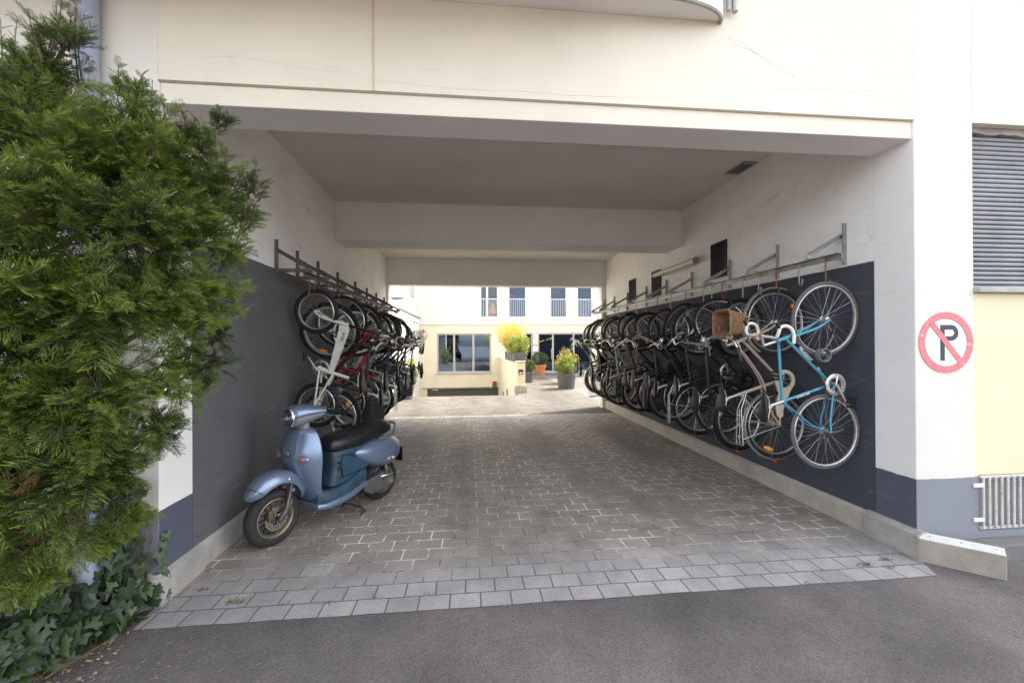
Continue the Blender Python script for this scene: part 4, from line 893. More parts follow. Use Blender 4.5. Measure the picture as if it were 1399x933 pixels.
# ------------------------------------------------------------------ scooter (local: x forward, y left, z up, origin under the rear axle)
def scooter():
    S=empty('motor_scooter',(-.996,1.75,.004),'metallic blue motor scooter with black seat parked by the left wall on its stand','scooter')
    S.rotation_euler=(0,0,math.atan2(-.8305,-.557))
    m_,nt,b_=newmat('metallic blue paint'); b_.inputs['Base Color'].default_value=(.20,.262,.375,1); b_.inputs['Metallic'].default_value=.55; b_.inputs['Roughness'].default_value=.34
    b_.inputs['Coat Weight'].default_value=.6; b_.inputs['Coat Roughness'].default_value=.08
    tc=nd(nt,'ShaderNodeTexCoord'); no=nd(nt,'ShaderNodeTexNoise',Scale=7.0,Detail=6.0); nt.links.new(tc.outputs['Object'],no.inputs['Vector']); mr=nd(nt,'ShaderNodeMapRange'); mr.inputs['To Min'].default_value=.26; mr.inputs['To Max'].default_value=.46
    nt.links.new(no.outputs['Fac'],mr.inputs['Value']); nt.links.new(mr.outputs[0],b_.inputs['Roughness']); BLUE=m_
    # road dust and scratches
    n2=nd(nt,'ShaderNodeTexNoise',Scale=16.0,Detail=9.0,Roughness=.75); nt.links.new(tc.outputs['Object'],n2.inputs['Vector']); r2=nd(nt,'ShaderNodeMapRange'); r2.inputs['From Min'].default_value=.55; r2.inputs['From Max'].default_value=.75; r2.inputs['To Max'].default_value=.30; nt.links.new(n2.outputs['Fac'],r2.inputs['Value'])
    mx=nd(nt,'ShaderNodeMix',data_type='RGBA'); nt.links.new(r2.outputs[0],mx.inputs['Factor']); mx.inputs['A'].default_value=(.20,.262,.375,1); mx.inputs['B'].default_value=(.13,.135,.14,1); nt.links.new(mx.outputs['Result'],b_.inputs['Base Color'])
    TEAL=mat('faded teal plastic',(.024,.064,.098),.55,var=.35,vscale=9,dirt=.25,bump=.1,bscale=120)
    GREY=mat('grey plastic cowl',(.19,.20,.195),.42,var=.1,dirt=.15)
    SEAT=mat('black vinyl seat',(.014,.014,.015),.36,bump=.12,bscale=220,rvar=.08)
    GOLD=mat('dull gold wheel rim',(.36,.31,.24),.42,.7,var=.2,vscale=20,dirt=.2)
    RIMD=mat('dirty wheel casting',(.07,.055,.045),.6,.4,var=.3,vscale=20,dirt=.3)
    xf,rf=1.20,.235; xr,rr=0.0,.225
    def wheel(cx,r,w,nm):
        h=w/2; m=MB()
        prof=[]
        for a in np.linspace(-1.25,1.25,13)*1: prof.append((r-.055+.055*math.cos(a*1.15),h*math.sin(a*1.15)/math.sin(1.4375)))
        prof+=[(r-.075,h*.80),(r-.082,h*.55),(r-.082,-h*.55),(r-.075,-h*.80)]
        m.lathe(prof,(cx,0,r),'y',56,closed=True)
        m2=MB(); m2.lathe([(r-.070,h*.74),(r-.080,h*.80),(r-.092,h*.62),(r-.098,.0),(r-.092,-h*.62),(r-.080,-h*.80),(r-.070,-h*.74),(r-.078,0)],(cx,0,r),'y',48,closed=True)
        W=m2.build('wheel',GOLD,S,smooth=True)
        m.build('tyre',mat('scooter tyre',(.020,.019,.018),.75,var=.3,vscale=14,bump=.25,bscale=60,dirt=.15),W,smooth=True)
        m3=MB()
        for k in range(14):
            a=2*PI*k/14; c,s_=math.cos(a),math.sin(a)
            m3.tube([(cx+.045*c,.012,r+.045*s_),(cx+(r-.094)*c,.0,r+(r-.094)*s_)],[.010,.007],5)
        m3.lathe([(.02,-.05),(.05,-.04),(.055,.03),(.03,.05)],(cx,0,r),'y',20)
        m3.build('wheel_spokes',RIMD,W,smooth=True)
        return W
    W=wheel(xf,rf,.12,'front'); wheel(xr,rr,.13,'rear')
    m=MB(); m.lathe([(.055,.052),(.098,.052),(.098,.057),(.055,.057)],(xf,0,rf),'y',40,closed=True)
    for k in range(6):
        a=2*PI*k/6; m.tube([(xf+.02*math.cos(a),.054,rf+.02*math.sin(a)),(xf+.058*math.cos(a+.4),.054,rf+.058*math.sin(a+.4))],.006,5)
    dsk=m.build('brake_disc',mat('worn disc steel',(.42,.38,.33),.35,.85,var=.15,vscale=30),W)
    m=MB()
    for k in range(18):
        a=2*PI*k/18; t=a+.5; m.tube([(xf+(.077+.012*q)*math.cos(a+.12*q),.0573,rf+(.077+.012*q)*math.sin(a+.12*q)) for q in (-1,1)],.0032,5)
    m.build('disc_slots',M_dark,dsk)
    # fork: leading link with cover, damper
    m=MB(); m.tube([(1.05,.055,.58),(1.10,.072,.42),(1.135,.095,.33)],[.022,.022,.020],12); m.tube([(1.02,-.075,.62),(1.12,-.08,.33)],.02,10)
    m.build('fork_leg',mat('rusty fork steel',(.15,.09,.06),.6,.5,var=.4,vscale=20),S,smooth=True)
    m=MB(); m.loft([[(1.10+dx,.098+.030*math.cos(a)*s,.345+dz+.046*math.sin(a)*s) for a in np.linspace(0,2*PI,12,endpoint=False)] for dx,dz,s in ((-.01,.02,.5),(.0,.01,1.0),(.04,-.05,1.0),(.09,-.105,.8),(.115,-.125,.4))])
    m.build('link_cover',mat('graphite cover',(.10,.10,.105),.4,.4,var=.1),S,smooth=True,subsurf=1)
    m=MB(); m.tube([(1.085,.088,.50),(1.155,.115,.30)],.012,10); m.tube([(1.112,.104,.42),(1.15,.115,.31)],.020,12); m.build('damper',mat('dull damper steel',(.11,.11,.11),.45,.7,var=.2),S,smooth=True)
    m=MB(); m.box(1.245,1.29,.06,.095,.24,.33); m.build('brake_caliper',mat('bronze caliper',(.16,.11,.07),.5,.5,var=.3),S,bevel=.01)
    # front mudguard
    m=MB(); ang=[40,46,55,66,78,90,102,114,126,138,148,155]; rad=[.335,.352,.372,.388,.396,.398,.392,.380,.362,.342,.322,.312]; hw=[.02,.07,.098,.110,.115,.116,.116,.114,.110,.104,.095,.06]
    ts=np.linspace(-1,1,15); rings=[]
    for a,rd,h in zip(ang,rad,hw):
        a=R(a); side=.055 if a<R(50) else .10
        outer=[(xf-.02+(rd-side*abs(t)**2.4)*math.cos(a),h*math.sin(t*1.45)/math.sin(1.45),rf+(rd-side*abs(t)**2.4)*math.sin(a)) for t in ts]
        inner=[(xf-.02+(rd-.008-side*abs(t)**2.4)*math.cos(a),h*.94*math.sin(t*1.45)/math.sin(1.45),rf+(rd-.008-side*abs(t)**2.4)*math.sin(a)) for t in ts[::-1]]
        rings.append(outer+inner)
    m.loft(rings); fm=m.build('front_mudguard',BLUE,S,smooth=True,subsurf=1)
    m=MB(); a=R(52); rd=.370
    m.tube([(xf-.02+(rd-.10*abs(t)**2.4)*math.cos(a+.09*abs(t)),.1045*math.sin(t*1.45)/math.sin(1.45),rf+(rd+.0015-.10*abs(t)**2.4)*math.sin(a+.09*abs(t))) for t in ts],.0022,5); m.build('panel_gap',M_black,fm)
    m=MB(); m.ball((1.115,.106,.535),(.02,.006,.023),12,8); m.build('badge',M_chrome,fm,smooth=True)
    # leg shield
    lv=[(.955,.985,.885,.10,.0),(.93,1.010,.880,.155,.005),(.88,1.035,.872,.195,.01),(.80,1.065,.868,.222,.01),(.72,1.085,.868,.238,.01),(.64,1.075,.870,.240,.01),(.56,1.035,.872,.232,.01),(.48,.990,.872,.222,.01),(.40,.955,.865,.212,.01),(.32,.925,.835,.20,.01),(.27,.89,.79,.185,.01),(.235,.83,.75,.15,.01)]
    rings=[]; tt=np.linspace(-1,1,17)
    for z,fx,bx,h,e in lv:
        ed=bx+.022
        fr_=[(ed+(fx-ed)*(1-abs(t)**2.3)**.8,h*math.copysign(abs(t)**.9,t),z) for t in tt]
        bk_=[(bx+.018*abs(t)**2,h*.985*math.copysign(abs(t)**.9,t),z) for t in tt[::-1]]
        rings.append(fr_+bk_)
    m=MB(); m.loft(rings); ls=m.build('leg_shield',BLUE,S,smooth=True,subsurf=1)
    # centre panel grooves, grille badge, indicators
    def front_x(z,y):
        for (z0,f0,b0,h0,_),(z1,f1,b1,h1,_) in zip(lv[:-1],lv[1:]):
            if z1<=z<=z0:
                k=(z0-z)/(z0-z1); f,b2,h=f0+(f1-f0)*k,b0+(b1-b0)*k,h0+(h1-h0)*k; t=min(.999,(abs(y)/h)**(1/.9)); ed=b2+.022
                return ed+(f-ed)*(1-t**2.3)**.8
        return 1.0
    m=MB()
    for sg in (-1,1): m.tube([(front_x(z,y)+.001,sg*y,z) for z,y in zip(np.linspace(.945,.745,12),np.linspace(.062,.098,12))],.0026,6)
    m.tube([(front_x(.745-.03*(1-(t/.098)**2),abs(t))+.001,t,.745-.03*(1-(t/.098)**2)) for t in np.linspace(-.098,.098,13)],.0024,6)
    m.build('panel_gap',mat('panel gap shadow line',(.05,.06,.09),.5),ls,smooth=True)
    m=MB(); m.ball((front_x(.745,0)+.003,.0,.742),(.008,.048,.026),16,8); m.build('horn_grille',mat('grey mesh badge',(.30,.31,.33),.4,.6,bump=.6,bscale=300),ls,smooth=True)
    m=MB(); m.ball((front_x(.665,.0)+.002,.0,.665),(.003,.018,.006),10,6); m.build('red_badge',mat('pink red badge',(.75,.05,.12),.4),ls,smooth=True)
    for sg in (-1,1):
        y=.158; x=front_x(.70,y)
        m=MB(); m.ball((x-.006,sg*y,.70),(.030,.066,.033),16,10); ind=m.build('indicator',mat('pale indicator trim',(.36,.41,.53),.25,.6),ls,smooth=True)
        m=MB(); m.ball((x+.020,sg*(y+.002),.70),(.018,.024,.022),12,8); m.build('amber_lens',mat('dark amber lens',(.40,.10,.015),.15,spec=.8),ind,smooth=True)
    # neck and headset
    m=MB(); m.loft([[(cx+rx*math.cos(a),ry*math.sin(a),z) for a in np.linspace(0,2*PI,18,endpoint=False)] for cx,rx,ry,z in ((.935,.052,.10,.935),(.93,.055,.085,.965),(.915,.05,.075,1.0),(.91,.05,.08,1.02))]); m.build('steering_neck',GREY,S,smooth=True)
    def hs(x,hw,z0,z1,zc,up):
        n=14; o=[]
        if up: aa=np.linspace(-.12,PI+.12,n)
        else: aa=np.linspace(PI-.1,2*PI+.1,n)
        for a in aa:
            c,s_=math.cos(a),math.sin(a); hgt=(z1-zc) if s_>=0 else (zc-z0)
            o.append((x,hw*math.copysign(abs(c)**.8,c),zc+hgt*math.copysign(abs(s_)**.85,s_)))
        return o
    secs=[(1.055,.088,.965,1.125,1.045),(1.02,.102,.955,1.145,1.05),(.97,.120,.96,1.155,1.06),(.90,.140,.975,1.150,1.07),(.84,.175,1.0,1.140,1.08),(.79,.215,1.035,1.125,1.085),(.755,.235,1.06,1.108,1.085),(.735,.20,1.07,1.10,1.085)]
    m=MB(); m.loft([hs(*s_,True) for s_ in secs]); m.build('headset_cover',BLUE,S,smooth=True,subsurf=1)
    m=MB(); m.loft([hs(s_[0],s_[1]*.97,s_[2],s_[3],s_[4],False) for s_ in secs[:7]]); m.build('headset_underside',GREY,S,smooth=True,subsurf=1)
    m=MB(); m.lathe([(.088,-.02),(.094,.0),(.086,.012),(.078,.008)],(1.06,0,1.045),'x',32); hl=m.build('headlight',M_chrome,S,smooth=True)
    m=MB(); m.lathe([(.078,.0),(.070,.020),(.045,.034),(.0,.04)],(1.062,0,1.045),'x',28); m.build('lens',glass_mat('headlamp glass',(.85,.87,.88),.06),hl,smooth=True)
    m=MB(); m.lathe([(.012,-.015),(.05,.0),(.074,.006)],(1.064,0,1.045),'x',24); m.build('reflector',mat('faceted reflector',(.62,.60,.57),.18,1,bump=.8,bscale=38),hl,smooth=True)
    m=MB(); m.ball((1.075,0,1.045),(.022,.016,.016),10,8); m.build('bulb',mat('frosted bulb',(.7,.68,.62),.3),hl,smooth=True)
    m=MB()
    for sg in (-1,1): m.tube(spl([(.83,sg*.16,1.06),(.86,sg*.10,.99),(.90,sg*.06,.95),(.91,sg*.04,.90)],5),.006,6)
    m.build('control_cable',M_black,S,smooth=True)
    for sg in (-1,1):
        m=MB(); m.tube([(.80,sg*.19,1.085),(.775,sg*.25,1.08),(.745,sg*.36,1.075)],[.019,.021,.021],12)
        gp=m.build('grip',M_black,S,smooth=True)
        m=MB(); m.tube([(.84,sg*.20,1.07),(.85,sg*.26,1.065),(.82,sg*.36,1.06),(.815,sg*.375,1.06)],[.008,.0075,.006,.008],8); m.build('brake_lever',M_chrome,S,smooth=True)
    # mirror
    m=MB(); m.tube(spl([(.82,.20,1.10),(.80,.235,1.18),(.765,.255,1.25)],5),.0055,8); mi=m.build('mirror',M_black,S,smooth=True)
    m=MB(); m.ball((.755,.262,1.272),(.022,.056,.040),16,10); m.build('mirror_shell',mat('dark blue mirror shell',(.045,.055,.075),.35,spec=.6),mi,smooth=True)
    # floor, seat pedestal (teal) and sill below it (blue)
    m=MB(); rings=[]
    for x,h,z0,z1 in ((.90,.175,.26,.40),(.86,.20,.255,.375),(.78,.205,.25,.362),(.68,.205,.25,.36),(.58,.20,.25,.375),(.48,.185,.255,.40),(.38,.165,.27,.43),(.30,.14,.285,.43)):
        rings.append([(x,y,z) for y,z in rrect(0,(z0+z1)/2,h,(z1-z0)/2,.035,3)])
    m.loft(rings); m.build('floorboard',TEAL,S,smooth=True,bevel=.004)
    m=MB(); rings=[]
    for z,x0,x1,h in ((.35,.30,.735,.135),(.42,.27,.705,.128),(.50,.22,.690,.130),(.58,.16,.690,.138),(.655,.12,.705,.142),(.675,.12,.70,.138)):
        rings.append([(x,y,z) for x,y in rrect((x0+x1)/2,0,(x1-x0)/2,h,.05,4)])
    m.loft(rings); pe=m.build('seat_pedestal',TEAL,S,smooth=True)
    m=MB()   # side cover panel with dark surround
    o=[(.60,.425),(.615,.56),(.60,.625),(.50,.615),(.30,.50),(.265,.47),(.36,.445)]
    cxp=sum(p[0] for p in o)/7; czp=sum(p[1] for p in o)/7
    m.prism(o,'y',.138,.150); m.build('side_cover',mat('teal side cover',(.022,.064,.098),.45,var=.25,vscale=8,rvar=.1),pe,bevel=.008,seg=3)
    m=MB(); m.tube([(cxp+(x-cxp)*1.045,.144,czp+(z-czp)*1.045) for x,z in o],.0045,6,closed=True); m.build('panel_gap',M_black,pe)
    m=MB(); m.lathe([(.016,.0),(.016,.004)],(.64,.1335,.57),'y',14); m.box(.632,.648,.1335,.1375,.50,.53); m.build('lock_plate',M_black,pe)
    m=MB(); rings=[]
    for x,h,z0,z1 in ((.905,.19,.215,.27),(.82,.212,.20,.262),(.70,.212,.195,.265),(.58,.205,.205,.278),(.46,.19,.225,.30),(.36,.172,.25,.315),(.31,.155,.275,.315)):
        rings.append([(x,y,z) for y,z in rrect(0,(z0+z1)/2,h,(z1-z0)/2,.024,3)])
    m.loft(rings); m.build('sill_panel',BLUE,S,smooth=True)
    m=MB(); m.box(.20,.85,-.10,.10,.17,.24); m.build('underbody',M_black,S,bevel=.02)
    m=MB()
    for k in range(9): m.box(.60+.026*k,.612+.026*k,-.15,.15,.361,.367)
    m.build('mat_ribs',MATS['black plastic'],S)
    # rear cowl
    m=MB(); rings=[]
    for x,h,z0,z1 in ((.47,.135,.575,.640),(.42,.158,.530,.672),(.34,.182,.475,.690),(.24,.200,.420,.705),(.14,.208,.380,.712),(.04,.206,.362,.710),(-.06,.192,.368,.700),(-.14,.165,.395,.676),(-.20,.125,.430,.640),(-.232,.075,.47,.595)):
        zc=(z0+z1)/2; hz=(z1-z0)/2
        rings.append([(x,h*math.copysign(abs(math.cos(a))**.75,math.cos(a)),zc+hz*math.copysign(abs(math.sin(a))**.8,math.sin(a))) for a in np.linspace(0,2*PI,22,endpoint=False)])
    m.loft(rings); rc=m.build('rear_cowl',BLUE,S,smooth=True,subsurf=1)
    for sg in (-1,1):
        m=MB(); m.ball((.02,sg*.200,.475),(.052,.012,.016),14,8); ind=m.build('indicator',M_whitep,rc,smooth=True)
        m=MB(); m.ball((.035,sg*.206,.474),(.026,.012,.015),12,8); m.build('amber_lens',MATS['dark amber lens'],ind,smooth=True)
        m=MB(); m.tube(spl([(-.195,sg*.13,.63),(-.15,sg*.165,.615),(-.10,sg*.19,.56),(-.04,sg*.203,.495)],6),.0022,5); m.build('panel_gap',MATS['panel gap shadow line'],rc)
    m=MB(); m.ball((-.225,0,.56),(.022,.07,.045),14,8); m.build('tail_light',M_redr,rc,smooth=True)
    m=MB(); m.box(-.262,-.252,-.10,.10,.36,.52); m.box(-.25,-.16,-.03,.03,.38,.45); m.build('plate_holder',M_black,S,bevel=.004)
    # seat
    m=MB(); rings=[]
    for x,h,z0,z1 in ((.722,.07,.69,.745),(.705,.115,.672,.785),(.66,.142,.66,.812),(.56,.155,.655,.826),(.46,.162,.652,.832),(.38,.162,.655,.832),(.30,.158,.668,.845),(.20,.152,.685,.868),(.08,.142,.70,.878),(-.02,.128,.712,.872),(-.085,.10,.725,.845),(-.11,.06,.74,.815)):
        zc=z0+(z1-z0)*.45
        rr_=[]
        for a in np.linspace(0,2*PI,20,endpoint=False):
            c,s_=math.cos(a),math.sin(a); hz=(z1-zc) if s_>0 else (zc-z0)
            rr_.append((x,h*math.copysign(abs(c)**.6,c)*(1-.12*max(0,s_)),zc+hz*math.copysign(abs(s_)**.7,s_)))
        rings.append(rr_)
    m.loft(rings); m.build('seat',SEAT,S,smooth=True,subsurf=1)
    m=MB()
    m.tube(spl([(.16,.155,.695),(.04,.165,.705),(-.05,.155,.715),(-.12,.12,.765),(-.165,.07,.80),(-.175,0,.805),(-.165,-.07,.80),(-.12,-.12,.765),(-.05,-.155,.715),(.04,-.165,.705),(.16,-.155,.695)],5),
        .014,10)
    m.build('grab_rail',mat('silver blue rail',(.40,.45,.55),.25,.8,var=.05),S,smooth=True)
    # engine, exhaust, stand
    m=MB(); m.prism([(.34,.20),(.36,.30),(.10,.34),(-.06,.27),(-.08,.19),(.04,.15),(.25,.15)],'y',.085,.165); en=m.build('engine_case',mat('engine casting',(.16,.155,.15),.5,.6,var=.25,vscale=20,dirt=.35),S,bevel=.02,seg=3)
    m=MB(); m.tube([(.13,.16,.30),(.08,.185,.305),(-.02,.18,.30)],.012,8); m.lathe([(.03,.165),(.03,.175)],(0,0,.225),'y',16); m.build('kick_lever',M_alu,en,smooth=True)
    m=MB(); m.tube([(.25,-.12,.22),(.1,-.15,.22),(-.22,-.15,.27)],[.03,.05,.05],14); m.build('exhaust',M_galvd,S,smooth=True)
    m=MB(); m.tube([(-.02,.10,.24),(.03,.11,.50)],.017,10); m.build('rear_damper',M_alu,S,smooth=True)
    m=MB()
    for sg in (-1,1): m.tube([(.42,sg*.09,.20),(.36,sg*.13,.05),(.35,sg*.16,.008)],[.011,.010,.010],8)
    m.tube([(.36,-.13,.05),(.36,.13,.05)],.009,8); m.tube([(.36,.13,.045),(.38,.20,.03),(.46,.225,.035)],.008,8)
    m.build('stand',mat('rusty stand',(.10,.06,.04),.7,.4,var=.4,vscale=25),S,smooth=True)
    return S
scooter()
# ------------------------------------------------------------------ conifer at the left
def spray_proto(rng,L,droop):
    """feathery flat spray of thread-like twigs: returns verts (n,4,3), tint (n,4); axis +x, plane xy, up z"""
    Q=[];T=[]
    def strip(p,q,w0,w1,t0,t1,tw):
        d=q-p; l=np.linalg.norm(d); d=d/max(l,1e-6)
        s=np.cross(d,np.array([math.sin(tw),0.2,math.cos(tw)])); s/=max(np.linalg.norm(s),1e-6)
        Q.append(np.array([p-s*w0,p+s*w0,q+s*w1,q-s*w1])); T.append([t0,t0,t1,t1])
    def pt(f): return np.array([L*f,0,-droop*L*f*f])
    n=8
    for i in range(n): strip(pt(i/n),pt((i+1)/n),.0022,.0018,.15,.2+.5*i/n,rng.uniform(0,3))
    nb=12
    for i in range(nb):
        f=.12+.88*i/nb
        for sg in (-1,1):
            a=R(rng.uniform(30,48))*sg; bl=L*(.42*(1-f)**.7+.10)*rng.uniform(.75,1.2)
            b0=pt(f); dirn=np.array([math.cos(a),math.sin(a),rng.uniform(-.12,.25)]); dirn/=np.linalg.norm(dirn)
            k=max(3,int(bl/.021)); prev=b0
            for j in range(1,k+1):
                g=j/k; cur=b0+dirn*bl*g+np.array([0,0,-.25*bl*g*g+.02*rng.normal()*bl]); strip(prev,cur,.0021*(1-.4*g),.0019*(1-.5*g),.25+.35*f*g,.3+.55*max(f,g)*g,rng.uniform(0,3))
                for s2 in (-1,1):
                    if rng.random()<.85:
                        a2=a+s2*R(rng.uniform(14,32)); l2=rng.uniform(.022,.048)*(1.15-.4*g)
                        d2=np.array([math.cos(a2),math.sin(a2),rng.uniform(-.25,.35)]); d2/=np.linalg.norm(d2)
                        e=cur+d2*l2; strip(prev*.4+cur*.6,e,.0022,.0010,.3+.3*g*f,min(1,.45+.6*g*f+.1*rng.random()),rng.uniform(0,3))
                prev=cur
    return np.array(Q),np.array(T)
from math import cos,sin
FY=2.993
def px_world(u,v,y):
    """a point of the picture's framing put at its own depth y"""
    f=575.05; a,b=u-699.5,v-466.5; cr,sr=math.cos(-.005),math.sin(-.005); a,b=a*cr+b*sr,-a*sr+b*cr
    cs,sn=math.cos(.1001),math.sin(.1001); cp,sp=math.cos(-.0031),math.sin(-.0031)
    rt=np.array([cs,-sn,0]); f0=np.array([sn,cs,0]); d0=np.array([0,0,-1.]); dn=d0*cp-f0*sp; fw=d0*sp+f0*cp
    d=rt*a/f+dn*b/f+fw; t=(y+FY)/d[1]; return np.array([0,-FY,1.7])+d*t
def conifer():
    rng=np.random.default_rng(5)
    base=np.array([-2.62,-.50,0.0])
    lobes=[ # picture position, depth, radius in picture px, upward bias
     (88,62,-.80,40,.9),(52,118,-.78,50,.6),(80,170,-.75,44,.4),(18,170,-.85,70,.3),(-70,170,-.8,60,.5),(-90,200,-.8,95,.2),(5,120,-.75,24,.9),
     (182,140,-.72,30,.95),(178,190,-.74,52,.5),(120,235,-.82,70,.2),(215,240,-.74,58,.4),(280,205,-.66,30,.8),(303,172,-.64,17,1.0),(255,195,-.68,26,.8),
     (295,265,-.66,45,.4),(345,262,-.60,24,.9),(330,300,-.62,32,.5),(318,350,-.64,30,.1),(260,330,-.76,66,.1),(170,320,-.90,85,.1),(60,300,-.95,95,.1),(-60,340,-.9,110,.1),
     (285,405,-.70,40,-.1),(235,430,-.80,62,-.1),(140,430,-.95,88,0),(40,430,-1.0,95,0),(-80,470,-.9,110,0),
     (300,462,-.68,26,.1),(285,500,-.70,32,.0),(235,520,-.78,48,-.1),(140,545,-.92,82,-.1),(40,560,-1.0,92,-.1),(-70,600,-.9,100,-.1),
     (205,590,-.80,42,-.1),(228,585,-.76,26,.0),(110,640,-.92,70,-.2),(20,660,-.98,80,-.2),(150,655,-.84,42,-.2),(-60,700,-.9,70,-.2),
     (165,705,-.80,30,.0),(185,712,-.76,20,.1),(90,715,-.90,50,-.2),(25,745,-.98,60,-.3),(60,775,-.92,36,-.3),(20,780,-1.0,36,-.3),(140,735,-.84,24,-.1),
     (250,270,-.55,60,.2),(150,250,-.5,80,.2),(200,400,-.52,80,0),(90,480,-.5,100,0),(60,200,-.45,80,.3),(120,600,-.55,80,-.1)]
    protos=[spray_proto(rng,rng.uniform(.20,.28),rng.uniform(.15,.6)) for _ in range(10)]
    VV=[];TT=[];br=MB(); bt=MB()
    trunk_top=base+np.array([.1,-.1,2.6])
    for (u,v,y,r,upb) in lobes:
        r=r*.84 if r>75 else r
        c=px_world(u,v,y); Z=(y+FY); rad=.36*r*Z/575
        t=max(.12,min(.95,(c[2]-.35)/2.9)); s=base*(1-t)+trunk_top*t
        br.tube([tuple(s),tuple(s*.45+c*.55+np.array([0,0,-.05])),tuple(c)],[.016,.010,.005],6)
        tone=rng.normal(-.02,.15); Rw=r*Z/575
        out=(c-base); out[2]*=.25; out/=max(np.linalg.norm(out),1e-6)
        def put(p,ax,scl,tn):
            ax=ax/np.linalg.norm(ax); side=np.cross(ax,rng.normal(size=3)*.6+np.array([0,0,1.0])); side/=np.linalg.norm(side); upv=np.cross(side,ax)
            Qm,Tm=protos[rng.integers(len(protos))]
            VV.append(((Qm*scl)@np.stack([ax,side,upv])+p).reshape(-1,3)); TT.append(np.clip(Tm.ravel()+tn,0,1))
        # leading plumes: a woody shoot with sprays set along it, shorter towards the tip
        for q in range(int(3+r/9)):
            d=rng.normal(size=3); d/=np.linalg.norm(d); d=d*.75+out*.55+np.array([0,-.25,upb*1.0+.28]); d/=np.linalg.norm(d)
            Lp=Rw*rng.uniform(.75,1.1); p0=c-d*Rw*.25+rng.normal(size=3)*Rw*.28; tn=tone+rng.normal(0,.08)
            bend=np.array([0,0,(.28 if upb>.15 else .08)])*Lp; P=[p0+d*Lp*f+bend*f*f for f in np.linspace(0,1,6)]
            br.tube([tuple(x) for x in P],[.0055,.005,.004,.0032,.0024,.0012],5)
            ns=max(5,int(Lp/.030)); th=rng.uniform(0,6)
            for k in range(ns):
                f=(k+.5)/ns; i=min(4,int(f*5)); t=f*5-i; pp=P[i]*(1-t)+P[i+1]*t; dd=P[i+1]-P[i]; dd/=np.linalg.norm(dd)
                th+=2.4; e1=np.cross(dd,[.3,.1,1.0]); e1/=np.linalg.norm(e1); e2=np.cross(dd,e1); rad_=e1*math.cos(th)+e2*math.sin(th)
                put(pp,dd*.85+rad_*rng.uniform(.45,.75)+np.array([0,0,-.10]),min(1.0,(Lp/.24)*(.62-.30*f)*rng.uniform(.8,1.2)),tn+.10*f)
            put(P[-1]-d*.02,d+rng.normal(size=3)*.1,min(.9,Lp/.24*.42),tn+.12)
        # sprays filling the clump
        for k in range(int(8+r*.26)):
            d=rng.normal(size=3); d/=np.linalg.norm(d); p=c+d*Rw*.38*rng.uniform(.1,1)**.5
            put(p,d*.9+np.array([0,-.25,upb+.08])+out*.4+rng.normal(size=3)*.35,rng.uniform(.7,1.15)*min(1.05,max(.30,r/84)),tone+rng.normal(0,.09)-.04)
            br.tube([tuple(c),tuple(c*.4+p*.6),tuple(p)],[.004,.003,.0016],4,caps=False)
    verts=np.concatenate(VV); tint=np.concatenate(TT); quads=np.arange(len(verts)).reshape(-1,4)
    root=empty('conifer_tree',tuple(base),'large dense green conifer bush with feathery sprays at the left edge of the gateway','tree')
    lm=leaf_mat('conifer foliage',(.007,.021,.005),(.180,.245,.030),.5,.18)
    cro=np_mesh('crown',verts-base,quads,tint,lm,root)
    M_bark=mat('reddish brown bark',(.095,.062,.042),.85,var=.35,vscale=20,bump=.5)
    tr=MB(); tr.tube([(0,0,-.05),(.02,-.02,.6),(.05,-.06,1.4),(.1,-.1,2.6)],[.075,.06,.045,.015],12); tk=tr.build('trunk',M_bark,root,smooth=True)
    br.v=[tuple(np.array(p)-base) for p in br.v]; br.build('limbs',M_bark,root,smooth=True)
    # dead brown sprays and dry grey twigs
    VV=[];TT=[]
    for (u,v,y) in ((45,640,-1.10),(20,235,-1.0),(95,690,-1.02)):
        for k in range(3):
            Qm,Tm=protos[rng.integers(9)]; ax=np.array([rng.normal()*.5,-.4,-.8]); ax/=np.linalg.norm(ax); side=np.cross(ax,np.array([1,.3,.2])); side/=np.linalg.norm(side); upv=np.cross(side,ax)
            VV.append(((Qm*.42)@np.stack([ax,side,upv])+px_world(u+rng.normal()*8,v+rng.normal()*8,y)).reshape(-1,3)); TT.append(Tm.ravel())
    vv=np.concatenate(VV); np_mesh('dead_sprays',vv-base,np.arange(len(vv)).reshape(-1,4),np.concatenate(TT),leaf_mat('dead conifer sprays',(.11,.055,.025),(.26,.13,.05),.8,.1),root)
    for (u,v,y,dx,dz) in ((205,175,-.72,.012,.24),(14,90,-.8,.03,.22),(4,95,-.8,-.01,.24),(105,60,-.8,.01,.20),(118,160,-.74,.16,.0)):
        p=px_world(u,v,y); tw=MB(); tw.tube([tuple(p-base),tuple(p-base+np.array([dx*.6,0,dz*.5])),tuple(p-base+np.array([dx,0,dz]))],[.004,.003,.0015],5)
        for k in range(7):
            f=.3+.1*k; q=p-base+np.array([dx*f,0,dz*f]); tw.tube([tuple(q),tuple(q+np.array([rng.normal()*.02,rng.normal()*.02,.03]))],[.0025,.001],4)
        tw.build('dry_twig',mat('dry grey twig',(.20,.155,.12),.9,var=.2,vscale=30),root)
conifer()

